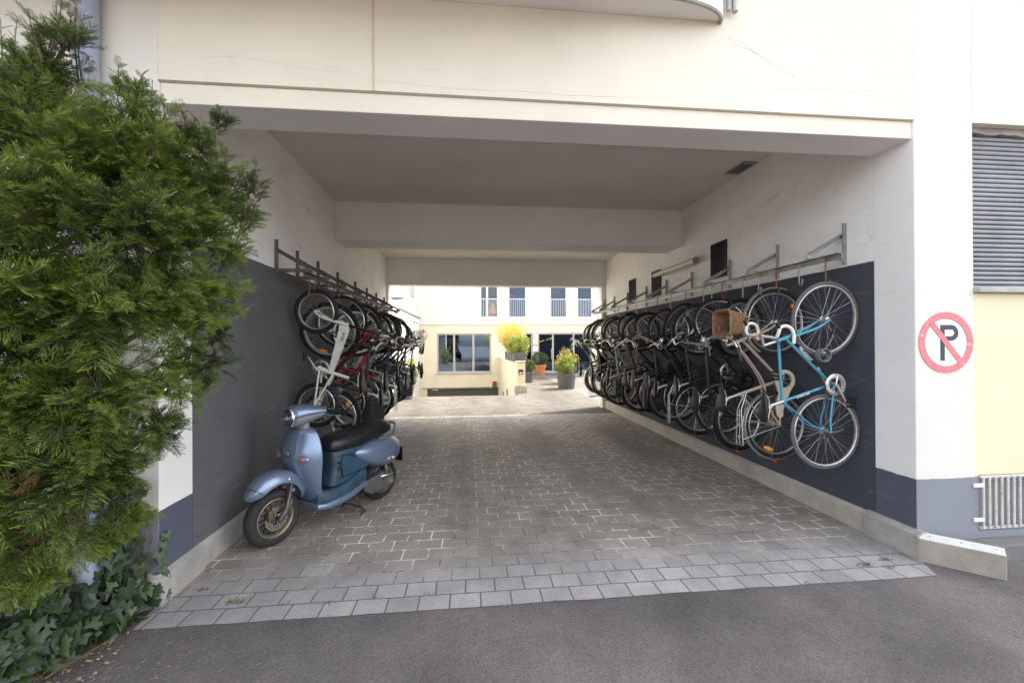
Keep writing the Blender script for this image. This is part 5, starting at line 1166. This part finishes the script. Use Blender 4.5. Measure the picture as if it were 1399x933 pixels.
# ------------------------------------------------------------------ ivy at the foot of the conifer and up the pillar
def ivy():
    rng=np.random.default_rng(9)
    ol=[(0,0),(.16,-.22),(.42,-.30),(.40,-.05),(.55,.18),(.27,.28),(.18,.50),(0,.92)]
    out=[(x,y) for x,y in ol]+[(-x,y) for x,y in ol[-2:0:-1]]
    n=len(out)
    leaves=MB(); tints=[]
    stems=MB()
    root=empty('ivy_plant',(-2.3,-.3,0),'dark green ivy spreading over the soil and climbing the foot of the left pillar','ivy')
    o0=np.array([-2.3,-.3,0])
    def leaf(p,nrm,upd,s,tint):
        nrm=nrm/np.linalg.norm(nrm); u=upd-nrm*np.dot(upd,nrm); u/=max(np.linalg.norm(u),1e-6); r_=np.cross(u,nrm)
        c=p+u*.35*s+nrm*.0; vs=[tuple(c-o0+nrm*.035*s)]
        for x,y in out: vs.append(tuple(p-o0+r_*x*s+u*y*s-nrm*(.10*s*(abs(x)*1.4)**2+.05*s*max(0,y-.4))))
        leaves.add(vs,[(0,1+i,1+(i+1)%n) for i in range(n)]); tints.extend([min(1,tint+.35)]+[tint]*(len(vs)-1))
    # over the ground
    for k in range(760):
        y=-.85+.80*rng.random(); xe=-2.02-.44*max(0,-.26-y); x=xe-1.05*rng.random()**1.5
        h=.03+.12*rng.random()+min(.32,.45*(xe-x))*rng.random()
        nrm=np.array([rng.normal()*.45+.25,-.75+rng.normal()*.4,.65]); up=np.array([rng.normal(),-.6+rng.normal()*.7,-.5])
        leaf(np.array([x,y,h]),nrm,up,rng.uniform(.04,.11),float(np.clip(rng.normal(.33,.22),0,1)))
    # up the pillar front
    for k in range(150):
        t=rng.random(); z=.05+.75*t**1.2; x=-2.06-rng.random()*(.36 if t<.6 else .22)-(.0 if t<.55 else .03)
        leaf(np.array([x,-.05-.05*rng.random(),z]),np.array([rng.normal()*.35+.1,-1,.35+rng.normal()*.25]),np.array([rng.normal()*.6,0,-1.0]),rng.uniform(.05,.10),float(np.clip(rng.normal(.4,.2),0,1)))
    for k in range(16):
        leaf(np.array([-2.03+.03*rng.random(),-.03+.05*rng.random(),.06+.5*rng.random()**1.5]),np.array([.8,-.6,.3]),np.array([rng.normal()*.4,0,-1.0]),rng.uniform(.04,.075),.5)
    for k in range(14):
        leaf(np.array([-2.12-.10*rng.random(),-.06,.72+.22*rng.random()]),np.array([rng.normal()*.3,-1,.3]),np.array([rng.normal()*.5,0,-1.0]),rng.uniform(.035,.065),.75)
    for k in range(16):
        x=-2.05-.3*rng.random(); P=[(x,-.06,0)]
        for i in range(6): P.append((P[-1][0]+rng.normal()*.04,-.03-.02*rng.random(),P[-1][2]+.06+.07*rng.random()))
        stems.tube([tuple(np.array(p)-o0) for p in P],[.004,.004,.0035,.003,.0025,.002,.0015],5)
    for k in range(40):
        x=-2.6+.6*rng.random(); y=-1.2+1.1*rng.random(); stems.tube([tuple(np.array([x,y,.01])-o0),tuple(np.array([x+rng.normal()*.1,y+rng.normal()*.1,.05])-o0),tuple(np.array([x+rng.normal()*.15,y+rng.normal()*.15,.03])-o0)],.0028,5)
    m=leaf_mat('ivy leaf',(.007,.018,.007),(.050,.088,.022),.42,.12)
    o=leaves.build('leaves',m,root,recalc=False,smooth=True); a=o.data.attributes.new('tint','FLOAT','POINT'); a.data.foreach_set('value',np.array(tints,dtype=np.float32))
    stems.build('stems',mat('ivy stem',(.13,.085,.05),.9,var=.3,vscale=30),root,smooth=True)
ivy()
# soil bed with litter under the plants
sb=MB(); rings=[]; rs_=random.Random(3)
outl=[(-4.6,-1.9),(-3.2,-1.75),(-2.70,-1.45),(-2.40,-1.0),(-2.22,-.72),(-2.06,-.48),(-2.0,-.30),(-2.03,-.05),(-4.6,-.0)]
ptsb=[(x,y,.004) for x,y in outl]; ins=[(-3.3+(x+3.3)*.86,-.75+(y+.75)*.86,.035) for x,y in outl]
sb.loft([ptsb,ins],caps=False); sb.add(ins,[tuple(range(len(ins)))])
tag(sb.build('soil_bed',M_soil,recalc=True),'brown soil bed under the conifer','soil',kind='structure')
# litter: dropped needles, twigs and crumbs on asphalt and paving
lt=MB(); rl_=random.Random(8)
for k in range(520):
    u=rl_.random()
    if u<.55: x=-2.1+abs(rl_.gauss(0,.55)); y=-.95+rl_.gauss(0,.28)
    elif u<.75: x=-1.98+abs(rl_.gauss(0,.10)); y=-.2+1.4*rl_.random()
    else: x=rl_.uniform(-1.9,3.4); y=rl_.uniform(-1.3,-.2)
    if x<-2.0 and y>-.6: continue
    a=rl_.uniform(0,PI); l=rl_.uniform(.006,.03)*(1 if u<.55 else .6); z=.0065
    lt.tube([(x,y,z),(x+.5*l*math.cos(a),y+.5*l*math.sin(a),z+.002),(x+l*math.cos(a+.3),y+l*math.sin(a+.3),z)],.0009,4)
for k in range(70):
    x=-2.12+abs(rl_.gauss(0,.10)); y=rl_.uniform(-.75,-.25); s=rl_.uniform(.008,.022); a=rl_.uniform(0,6)
    lt.add([(x,y,.008),(x+s*math.cos(a),y+s*math.sin(a),.012),(x+s*1.3*math.cos(a+.7),y+s*1.3*math.sin(a+.7),.010),(x+s*.7*math.cos(a+1.4),y+s*.7*math.sin(a+1.4),.007)],[(0,1,2,3)])
tag(lt.build('litter',mat('dry straw litter',(.30,.22,.14),.9,var=.35,vscale=9),recalc=False),'dry needles and twigs scattered on the asphalt','litter',kind='stuff')
# weeds in the paving joints
wd=[];wt=[]; rw=np.random.default_rng(2)
for (x,y,n,s) in ((-1.53,-.05,60,.05),(2.98,-.08,50,.045),(3.20,-.03,36,.035),(3.12,-.13,24,.03),(-1.2,-.10,14,.025),(-.93,-.13,14,.03),(-.65,-.09,12,.025),(-.30,-.10,16,.03),(-.02,-.12,8,.02),(-1.85,.12,30,.03),(2.35,-.25,10,.02),(.55,-.26,10,.015)):
    for k in range(n):
        p=np.array([x+rw.normal()*s*.8,y+rw.normal()*s*.35,.004]); a=rw.uniform(0,6.28); q=p+np.array([math.cos(a)*s*.5,math.sin(a)*s*.5,s*rw.uniform(.15,.55)]); w_=np.array([-math.sin(a),math.cos(a),0])*.0022
        wd.append([p-w_,p+w_,q+w_*.4,q-w_*.4]); wt+= [rw.random()*.5]*2+[rw.random()]*2
wd=np.array(wd).reshape(-1,3)
tag(np_mesh('weeds',wd,np.arange(len(wd)).reshape(-1,4),np.array(wt),leaf_mat('weed blades',(.07,.11,.02),(.20,.24,.05),.7,.2)),'small green weeds growing in the front paving joints','weeds',kind='stuff')
# ------------------------------------------------------------------ courtyard
YC=20.5
def walls(holes,x0,x1,z0,z1,y0,y1,m):
    xs=sorted({x0,x1,*[h[0] for h in holes],*[h[1] for h in holes]}); zs=sorted({z0,z1,*[h[2] for h in holes],*[h[3] for h in holes]})
    xs=[x for x in xs if x0<=x<=x1]; zs=[z for z in zs if z0<=z<=z1]
    for a,b in zip(xs[:-1],xs[1:]):
        run=None
        for c,d in zip(zs[:-1],zs[1:]):
            mx,mz=(a+b)/2,(c+d)/2
            solid=not any(h[0]<mx<h[1] and h[2]<mz<h[3] for h in holes)
            if solid: run=[c,d] if run is None else [run[0],d]
            if not solid and run: m.box(a,b,y0,y1,*run); run=None
        if run: m.box(a,b,y0,y1,*run)
CB=empty('courtyard_building',(2,YC,0),'pale yellow courtyard house with white upper floor, tall windows and a garage below','building')
O=Vector((2,YC,0))
def off(m): m.v=[(p[0]-O.x,p[1]-O.y,p[2]-O.z) for p in m.v]; return m
M_cy=plaster('courtyard yellow render',(.76,.69,.52),scuff=.1); M_cw=plaster('courtyard white render',(.70,.68,.64),scuff=.1)
W_=[(.56,1.62),(2.14,3.21),(4.50,5.53),(6.07,7.02)]
UP=[(a,b,3.05,5.2) for a,b in W_]; LO=[(-1.81,1.19,.045,2.24),(3.08,6.96,.0,2.25),(-2.34,1.60,-2.25,-.81)]
m=MB(); walls(LO,-6,12,-2.3,2.70,YC,YC+.3,m); off(m).build('lower_wall',M_cy,CB)
m=MB(); walls(UP,-6,12,2.703,13,YC-.05,YC+.3,m); off(m).build('upper_wall',M_cw,CB)
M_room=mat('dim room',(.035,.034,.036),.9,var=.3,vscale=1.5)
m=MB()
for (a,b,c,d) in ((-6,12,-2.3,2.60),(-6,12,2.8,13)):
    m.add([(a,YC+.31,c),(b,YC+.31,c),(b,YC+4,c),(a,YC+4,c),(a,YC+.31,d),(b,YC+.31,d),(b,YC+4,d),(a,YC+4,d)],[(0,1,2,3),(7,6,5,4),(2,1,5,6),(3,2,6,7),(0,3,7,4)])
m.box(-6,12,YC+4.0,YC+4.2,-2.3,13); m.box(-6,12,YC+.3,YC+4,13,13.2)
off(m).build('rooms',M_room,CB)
M_ws=mat('white window frame',(.78,.77,.75),.4); M_gs=mat('grey window frame',(.42,.41,.39),.45,.2); M_rl=mat('white railing',(.74,.74,.74),.4)
def frame(x0,x1,z0,z1,t,y,mt,mull=(),nm='window',gl=None):
    m=MB(); y0,y1=y,y+.07
    m.box(x0,x0+t,y0,y1,z0,z1); m.box(x1-t,x1,y0,y1,z0,z1); m.box(x0+t,x1-t,y0,y1,z0,z0+t); m.box(x0+t,x1-t,y0,y1,z1-t,z1)
    for c in mull: m.box(c-t*.6,c+t*.6,y0,y1,z0+t,z1-t)
    f=off(m).build(nm,mt,CB,bevel=.006)
    m=MB(); m.box(x0+t,x1-t,y+.03,y+.04,z0+t,z1-t); off(m).build('pane',gl or M_glass,f)
    return f
for i,(a,b) in enumerate(W_):
    f=frame(a,b,3.05,5.2,.085,YC+.03,M_ws,(a+.42,) if i==0 else (),gl=M_glass3 if i==0 else None)
    m=MB(); m.box(a-.03,b+.03,YC-.10,YC+.0,3.0,3.046); off(m).build('sill',M_ws,f)
    m=MB(); y=YC-.085
    m.box(a-.02,b+.02,y-.015,y+.015,4.12,4.16); m.box(a-.02,b+.02,y-.01,y+.01,3.13,3.16)
    n=11
    for k in range(n): x=a+(b-a)*k/(n-1); m.tube([(x,y,3.16),(x,y,4.12)],.010,6)
    off(m).build('railing',M_rl,f)
    if i==1:
        m=MB(); n=60
        o=[(a+(b-a)*k/n,YC+.16+.025*math.sin(k*1.3)) for k in range(n+1)]; o=o+[(x,y+.008) for x,y in reversed(o)]
        m.prism(o,'z',3.1,4.42); off(m).build('curtain',mat('sheer white curtain',(.34,.36,.37),.9),f)
    if i in (2,3):
        m=MB(); n=40
        o=[(a+(b-a)*k/n,YC+.22+.02*math.sin(k*1.7)) for k in range(n+1)]; o=o+[(x,y+.008) for x,y in reversed(o)]
        m.prism(o,'z',3.1,4.15 if i==3 else 4.1); off(m).build('curtain',mat('blue grey curtain',(.09,.12,.17),.9),f)
f=frame(-1.81,1.19,.045,2.24,.09,YC+.05,M_gs,(-.86,.20),gl=M_glass2)
m=MB(); m.box(-1.86,1.24,YC-.06,YC+.04,0.0,.044); off(m).build('sill',M_gs,f)
f=frame(3.08,6.96,.03,2.25,.08,YC+.05,M_gs,(3.50,3.86,4.70,5.9),'glass_door')
m=MB(); m.box(3.52,3.84,YC-.02,YC+.045,.03,2.25); off(m).build('sign_column',M_gs,f)
m=MB()
for z0,z1 in ((1.62,1.95),(1.22,1.50),(.92,1.10),(2.02,2.18)): m.box(3.545,3.815,YC-.03,YC-.0205,z0,z1)
off(m).build('sign_panel',M_ws,f)
m=MB(); m.tube([(4.60,YC-.02,.75),(4.60,YC-.02,1.35)],.018,8); off(m).build('handle',M_alu,f)
m=MB(); m.box(3.0,7.05,YC-.35,YC-.001,.004,.03); off(m).build('threshold',M_conc,CB)
m=MB(); 
for k in range(28): m.box(-2.34+.1407*k,-2.34+.1407*k+.132,YC+.08,YC+.11,-2.25,-.81)
gd=off(m).build('garage_door',mat('dark brown garage slats',(.10,.085,.075),.6,var=.15),CB)
m=MB(); m.box(-2.05,-1.75,YC+.07,YC+.079,-.90,-.84); off(m).build('door_plate',M_ws,gd)
m=MB(); m.box(-2.6,1.62,YC-.05,YC-.001,-.80,-.74); off(m).build('drip_ledge',M_conc,CB)
# objects seen in the rooms
t=MB(); t.loft([[(r_*math.cos(a),r_*math.sin(a),z) for a in np.linspace(0,2*PI,10,endpoint=False)] for z,r_ in ((0,.02),(.1,.06),(.55,.13),(.75,.05),(.8,.015))]); 
u_=empty('folded_parasol',(-.25,YC+.36,.15),'folded bright blue parasol leaning inside the wide courtyard window','parasol'); u_.rotation_euler=(0,R(-14),0)
pz=t; pz.v=[(x,y,z+.85) for x,y,z in pz.v]; pz.build('canopy',mat('blue parasol cloth',(.03,.20,.75),.8),u_,smooth=True)
MB().tube([(0,0,0),(0,0,1.75)],.022,8).build('pole',mat('orange wood pole',(.42,.16,.04),.6),u_)
cs=MB(); cs.loft([[(r_*math.cos(a),r_*.8*math.sin(a),z) for a in np.linspace(0,2*PI,12,endpoint=False)] for z,r_ in ((0,.16),(.2,.19),(.5,.16),(.75,.08),(.8,.02))])
c_=empty('toy_figure',(1.32,YC+.32,3.14),'yellow and red soft toy standing inside the leftmost upper courtyard window','toy')
cs.build('body',mat('yellow plush',(.75,.42,.02),.9),c_,smooth=True)
MB().lathe([(.17,0),(.20,.0),(.20,.2),(.17,.2)],(0,0,.02),'z',14,closed=True).build('skirt',mat('red plush',(.55,.04,.05),.9),c_,smooth=True)
# house on the left of the courtyard
SB=empty('side_building',(-2.75,8,0),'bright white side building along the left of the courtyard with a projecting ledge','building')
def off2(m): m.v=[(p[0]+2.75,p[1]-8,p[2]) for p in m.v]; return m
m=MB(); m.box(-9,-2.74,YE+.002,13.6,-2.3,9); m.box(-9,-2.735,13.6,YC-.06,-2.3,3.05); m.box(-9,-2.86,13.6,YC-.06,3.05,9); off2(m).build('wall',M_cw,SB)
m=MB(); m.box(-2.9,-2.66,13.6,YC-.06,3.052,3.12); off2(m).build('ledge',M_concl,SB,bevel=.01)
m=MB(); m.box(-2.858,-2.83,15.4,19.0,4.0,5.4); f=off2(m).build('window',M_gs,SB)
m=MB(); m.box(-2.829,-2.822,15.5,18.9,4.1,5.3); off2(m).build('pane',mat('dull glass',(.25,.25,.24),.1,spec=.8),f)
m=MB()
for k in range(5): m.tube([(-2.74,14.2+1.15*k,2.72),(-2.62,14.2+1.15*k,2.74)],.025,6)
off2(m).build('wall_peg',M_galvd,SB)
# ramp retaining wall, gatepost
RW=empty('retaining_wall',(1.71,11.5,0),'pale yellow retaining wall beside the garage ramp carrying planters','wall')
m=MB(); m.prism([(0,-2.3),(8.99,-2.3),(8.99,.93),(0,1.03)],'x',-.14,.14); m.build('wall',M_cy,RW,bevel=.008)
m=MB(); m.box(-.155,-.14,3.0,3.5,-.75,-.25); m.box(-.155,-.14,5.0,5.5,-1.1,-.6); m.build('ramp_vent',M_galvd,RW)  # two dark steel vents low on the wall, not lamps
GP=empty('gate_post',(1.71,11.28,0),'pale yellow gate post with intercom at the top of the garage ramp','post')
m=MB(); m.box(-.145,.145,-.2,.2,.0,1.04); m.build('shaft',M_cy,GP,bevel=.008)
m=MB(); m.box(-.165,.165,-.22,.215,1.04,1.075); m.build('cap',M_concl,GP,bevel=.006)
m=MB(); m.prism([(-.20,0),(.20,0),(.20,.20),(.165,.26),(-.165,.26),(-.20,.20)],'y',-.25,.19); m.build('base',M_concl,GP,bevel=.006)
m=MB(); m.box(-.075,.075,-.225,-.202,.64,.80); ic=m.build('intercom',mat('dark intercom',(.07,.065,.06),.4,.5),GP,bevel=.004)
m=MB(); m.box(-.05,.05,-.2275,-.2255,.66,.71); m.build('button_panel',M_ws,ic)
# lamps on the courtyard house
wl=empty('wall_lantern',(-2.5,YC-.02,2.15),'small white globe wall lamp with reddish cap at the left of the wide window','lamp')
MB().ball((0,-.12,-.02),(.12,.11,.17),14,10).build('globe',mat('opal glass',(.72,.70,.64),.2),wl,smooth=True)
MB().lathe([(.02,.0),(.10,.0),(.05,.10),(.02,.16)],(0,-.12,.14),'z',14).build('cap',mat('red brown lamp cap',(.30,.08,.06),.5),wl,smooth=True)
MB().box(-.04,.04,-.10,.015,.12,.16).build('bracket',M_galvd,wl)
tl=empty('signal_lamp',(1.36,YC-.08,-.64),'small red and green signal lamp above the garage door','signal')
MB().box(-.11,.11,-.02,.075,-.19,.19).build('housing',M_black,tl,bevel=.01)
MB().lathe([(.085,-.035),(.085,-.02)],(0,0,.09),'y',16).build('red_lens',mat('red signal lens',(.60,.03,.03),.3),tl)
MB().lathe([(.085,-.035),(.085,-.02)],(0,0,-.09),'y',16).build('green_lens',mat('green signal lens',(.02,.25,.10),.3),tl)
fl=empty('floodlight',(-1.88,8.12,2.95),'grey tilted floodlight at the courtyard end of the left passage wall','lamp'); fl.rotation_euler=(R(-25),0,R(20))
m=MB(); m.loft([[(-.20,-.06,.17),(.20,-.06,.17),(.20,-.06,-.13),(-.20,-.06,-.13)],[(-.11,.12,.10),(.11,.12,.10),(.11,.12,-.08),(-.11,.12,-.08)]]); m.build('housing',M_galv,fl,bevel=.01)
MB().box(-.18,.18,-.067,-.061,-.11,.15).build('lens',M_lens,fl)
MB().tube([(0,.05,-.05),(-.02,.0,-.18),(-.12,-.10,-.20)],.014,8).build('bracket',M_galvd,fl)
# plants in pots
def shrub(parent,c,r,n,leaf,mt,seed,name='foliage',vert=0):
    g=np.random.default_rng(seed); d=g.normal(size=(n,3)); d/=np.linalg.norm(d,axis=1)[:,None]; q=g.uniform(.25,1,size=(n,1))**.35
    rag=(0.16 if mt is not L_box else .05); lump=1+rag*np.sin(d[:,:1]*5+seed)+rag*np.cos(d[:,1:2]*7+d[:,2:3]*5)+rag*.8*np.abs(g.normal(size=(n,1)))*(g.random((n,1))<.3)
    P=np.array(c)+d*q*lump*np.array(r); a=g.normal(size=(n,3))+d*.6; a[:,2]+=vert; a/=np.linalg.norm(a,axis=1)[:,None]; b=np.cross(a,g.normal(size=(n,3))); b/=np.linalg.norm(b,axis=1)[:,None]
    L=leaf*g.uniform(.6,1.3,size=(n,1)); W=L*.42
    Q=np.stack([P-a*L*.5,P+b*W*.5,P+a*L*.5,P-b*W*.5],1); t=np.clip(g.normal(.45,.22,size=(n,1))+np.zeros((n,4)),0,1)
    return np_mesh(name,Q.reshape(-1,3),np.arange(n*4).reshape(-1,4),t.ravel(),mt,parent)
L_box=leaf_mat('box leaf',(.018,.045,.012),(.09,.16,.03),.5,.2); L_yel=leaf_mat('yellow bamboo leaf',(.30,.26,.03),(.58,.49,.11),.6,.3); L_lime=leaf_mat('lime leaf',(.09,.13,.02),(.36,.42,.06),.5,.3)
M_pot=mat('anthracite planter',(.085,.085,.09),.6,var=.1,vscale=4); M_ter=mat('terracotta',(.48,.17,.075),.8,var=.15,vscale=6)
def pot(name,loc,r0,r1,h,mt,label,n=20,square=False):
    p=empty(name,loc,label,'plant pot')
    m=MB(); m.lathe([(r0,0),(r1*.98,h-.07),(r1*1.05,h-.07),(r1*1.05,h),(r1*.92,h),(r1*.90,h-.06),(.0,h-.06)],(0,0,0),'z',n); m.build('body',mt,p,smooth=True)
    m=MB(); m.lathe([(r1*.89,h-.055),(.0,h-.04)],(0,0,0),'z',n); m.build('potting_soil',M_soil,p); return p
def plant(loc,label,trunk_h,**k):
    p=empty('potted_shrub',loc,label,'shrub'); shrub(p,**k)
    m=MB(); 
    for i in range(4): m.tube([(.02*math.cos(i*1.6),.02*math.sin(i*1.6),-.02),(.12*math.cos(i*1.6),.12*math.sin(i*1.6),trunk_h)],.012,5)
    m.build('stems',mat('shrub stem',(.12,.085,.05),.9),p); return p
pot('plant_pot',(3.55,12.3,.004),.30,.36,.56,M_pot,'big round anthracite tub in the middle of the courtyard')
plant((3.55,12.3,.53),'bushy light green shrub growing in the big anthracite tub',.3,c=(0,0,.30),r=(.38,.36,.36),n=2600,leaf=.075,mt=L_lime,seed=1)
pot('plant_pot',(4.0,14.2,.004),.28,.34,.50,M_pot,'second dark round tub partly hidden behind the big tub')
plant((4.0,14.2,.47),'tall yellowish shrub behind the light green one in the courtyard',.4,c=(0,0,.42),r=(.46,.44,.50),n=2600,leaf=.075,mt=leaf_mat('olive yellow leaf',(.16,.12,.02),(.42,.34,.07),.6,.3),seed=2)
pot('plant_pot',(3.7,19.2,.004),.25,.36,.52,M_ter,'round terracotta pot beside the glass door')
plant((3.7,19.2,.49),'clipped dark green box ball in the terracotta pot',.2,c=(0,0,.36),r=(.46,.46,.38),n=3800,leaf=.06,mt=L_box,seed=3)
pot('plant_pot',(2.45,14.9,.004),.24,.29,.46,M_pot,'small dark pot behind the gate post')
plant((2.45,14.9,.43),'small dark green shrub in the pot behind the gate post',.2,c=(0,0,.26),r=(.34,.30,.32),n=2200,leaf=.06,mt=L_box,seed=4)
pot('plant_pot',(-1.95,10.1,.004),.20,.26,.42,M_pot,'dark pot by the courtyard end of the left bike rack')
plant((-1.95,10.1,.38),'leafy bright green shrub behind the last bikes of the left rack',.3,c=(0,0,.42),r=(.34,.34,.42),n=1800,leaf=.08,mt=L_lime,seed=5)
for k in range(4):
    y=11.95+1.0*k; p=empty('planter_box',(1.73,y,1.03-.011*(y-11.5)),['nearest','second','third','farthest'][k]+' dark planter box in the row on the retaining wall','planter box','planter boxes on the retaining wall')
    m=MB(); m.box(-.20,.20,-.45,.45,.002,.33); m.build('box_body',M_pot,p,bevel=.012)
    m=MB(); m.box(-.18,.18,-.43,.43,.3305,.336); m.build('potting_soil',M_soil,p)
    q=empty('potted_grass',(1.73,y,1.03-.011*(y-11.5)+.33),['lime green shrub in the nearest planter box on the wall','yellow bamboo in the second planter box on the wall','yellow bamboo in the third planter box on the wall','yellow bamboo in the farthest planter box on the wall'][k],'ornamental grass')
    if k==0: shrub(q,(0.02,0,.24),(.34,.42,.34),2600,.075,L_lime,11)
    else:
        g=np.random.default_rng(30+k); m=MB(); LV=[]; LT=[]
        for i in range(150):
            b0=np.array([g.uniform(-.14,.14),g.uniform(-.38,.38),0]); e=b0+np.array([g.normal()*.30-.10,g.normal()*.26,g.uniform(.45,1.2)]); mid=b0*.5+e*.5+np.array([0,0,.10])
            m.tube([tuple(b0),tuple(mid),tuple(e)],[.0045,.0035,.0015],4)
            for j in range(22):
                t=g.uniform(.15,1); p=b0*(1-t)**2+2*mid*t*(1-t)+e*t*t; d=g.normal(size=3)*.7+np.array([0,0,.5]); d/=np.linalg.norm(d); s_=np.cross(d,g.normal(size=3)); s_/=np.linalg.norm(s_); L_=g.uniform(.06,.14); w_=.008
                LV.append(np.array([p,p+d*L_*.4+s_*w_,p+d*L_,p+d*L_*.4-s_*w_])); LT+=[float(np.clip(g.normal(.5,.25),0,1))]*4
        LV=np.array(LV).reshape(-1,3); np_mesh('foliage',LV,np.arange(len(LV)).reshape(-1,4),np.array(LT),L_yel,q)
        m.build('canes',mat('yellow cane',(.55,.42,.10),.6,var=.2),q)
# ------------------------------------------------------------------ light, world, camera
SUN_EL=52

sd=Vector((math.cos(R(SUN_EL))*.88,math.cos(R(SUN_EL))*.45,math.sin(R(SUN_EL)))).normalized()
lamp=bpy.data.lights.new('sun','SUN'); lamp.energy=2.1; lamp.angle=R(1.5); lamp.color=(1,.93,.82)
lo=bpy.data.objects.new('sun',lamp); COL.objects.link(lo); lo.rotation_euler=sd.to_track_quat('Z','Y').to_euler()
wd_=bpy.data.worlds.new('World'); sc.world=wd_; wd_.use_nodes=True; nt=wd_.node_tree
bg=nt.nodes['Background']; sky=nt.nodes.new('ShaderNodeTexSky'); sky.sky_type='NISHITA'; sky.sun_disc=False
sky.sun_elevation=R(SUN_EL); sky.sun_rotation=math.atan2(sd.x,sd.y); sky.air_density=1.0; sky.dust_density=3.0; sky.ozone_density=1.0
hs_=nt.nodes.new('ShaderNodeHueSaturation'); hs_.inputs['Saturation'].default_value=.35
nt.links.new(sky.outputs[0],hs_.inputs['Color']); nt.links.new(hs_.outputs[0],bg.inputs['Color']); bg.inputs['Strength'].default_value=.15
cam=bpy.data.cameras.new('camera'); cam.sensor_width=36; cam.lens=575.05/1399*36; cam.clip_end=600; cam.clip_start=.05
co=bpy.data.objects.new('camera',cam); COL.objects.link(co)
cs_,sn_=math.cos(.1001),math.sin(.1001); cp_,sp_=math.cos(-.0031),math.sin(-.0031); cr_,sr_=math.cos(-.005),math.sin(-.005)
rt=Vector((cs_,-sn_,0)); f0=Vector((sn_,cs_,0)); d0=Vector((0,0,-1)); dn=d0*cp_-f0*sp_; fw=d0*sp_+f0*cp_
r2=rt*cr_-dn*sr_; d2=rt*sr_+dn*cr_
M4=Matrix(((r2.x,-d2.x,-fw.x,0),(r2.y,-d2.y,-fw.y,-2.993),(r2.z,-d2.z,-fw.z,1.7),(0,0,0,1)))
co.matrix_world=M4; sc.camera=co
vs=sc.view_settings; vs.view_transform='Standard'; vs.look='None'; vs.exposure=2.42; vs.gamma=1; vs.use_curve_mapping=False
sc.render.resolution_x=1024; sc.render.resolution_y=682
sc.cycles.max_bounces=10; sc.cycles.diffuse_bounces=6; sc.cycles.transparent_max_bounces=12; sc.cycles.use_denoising=True
sc.cycles.sample_clamp_indirect=6
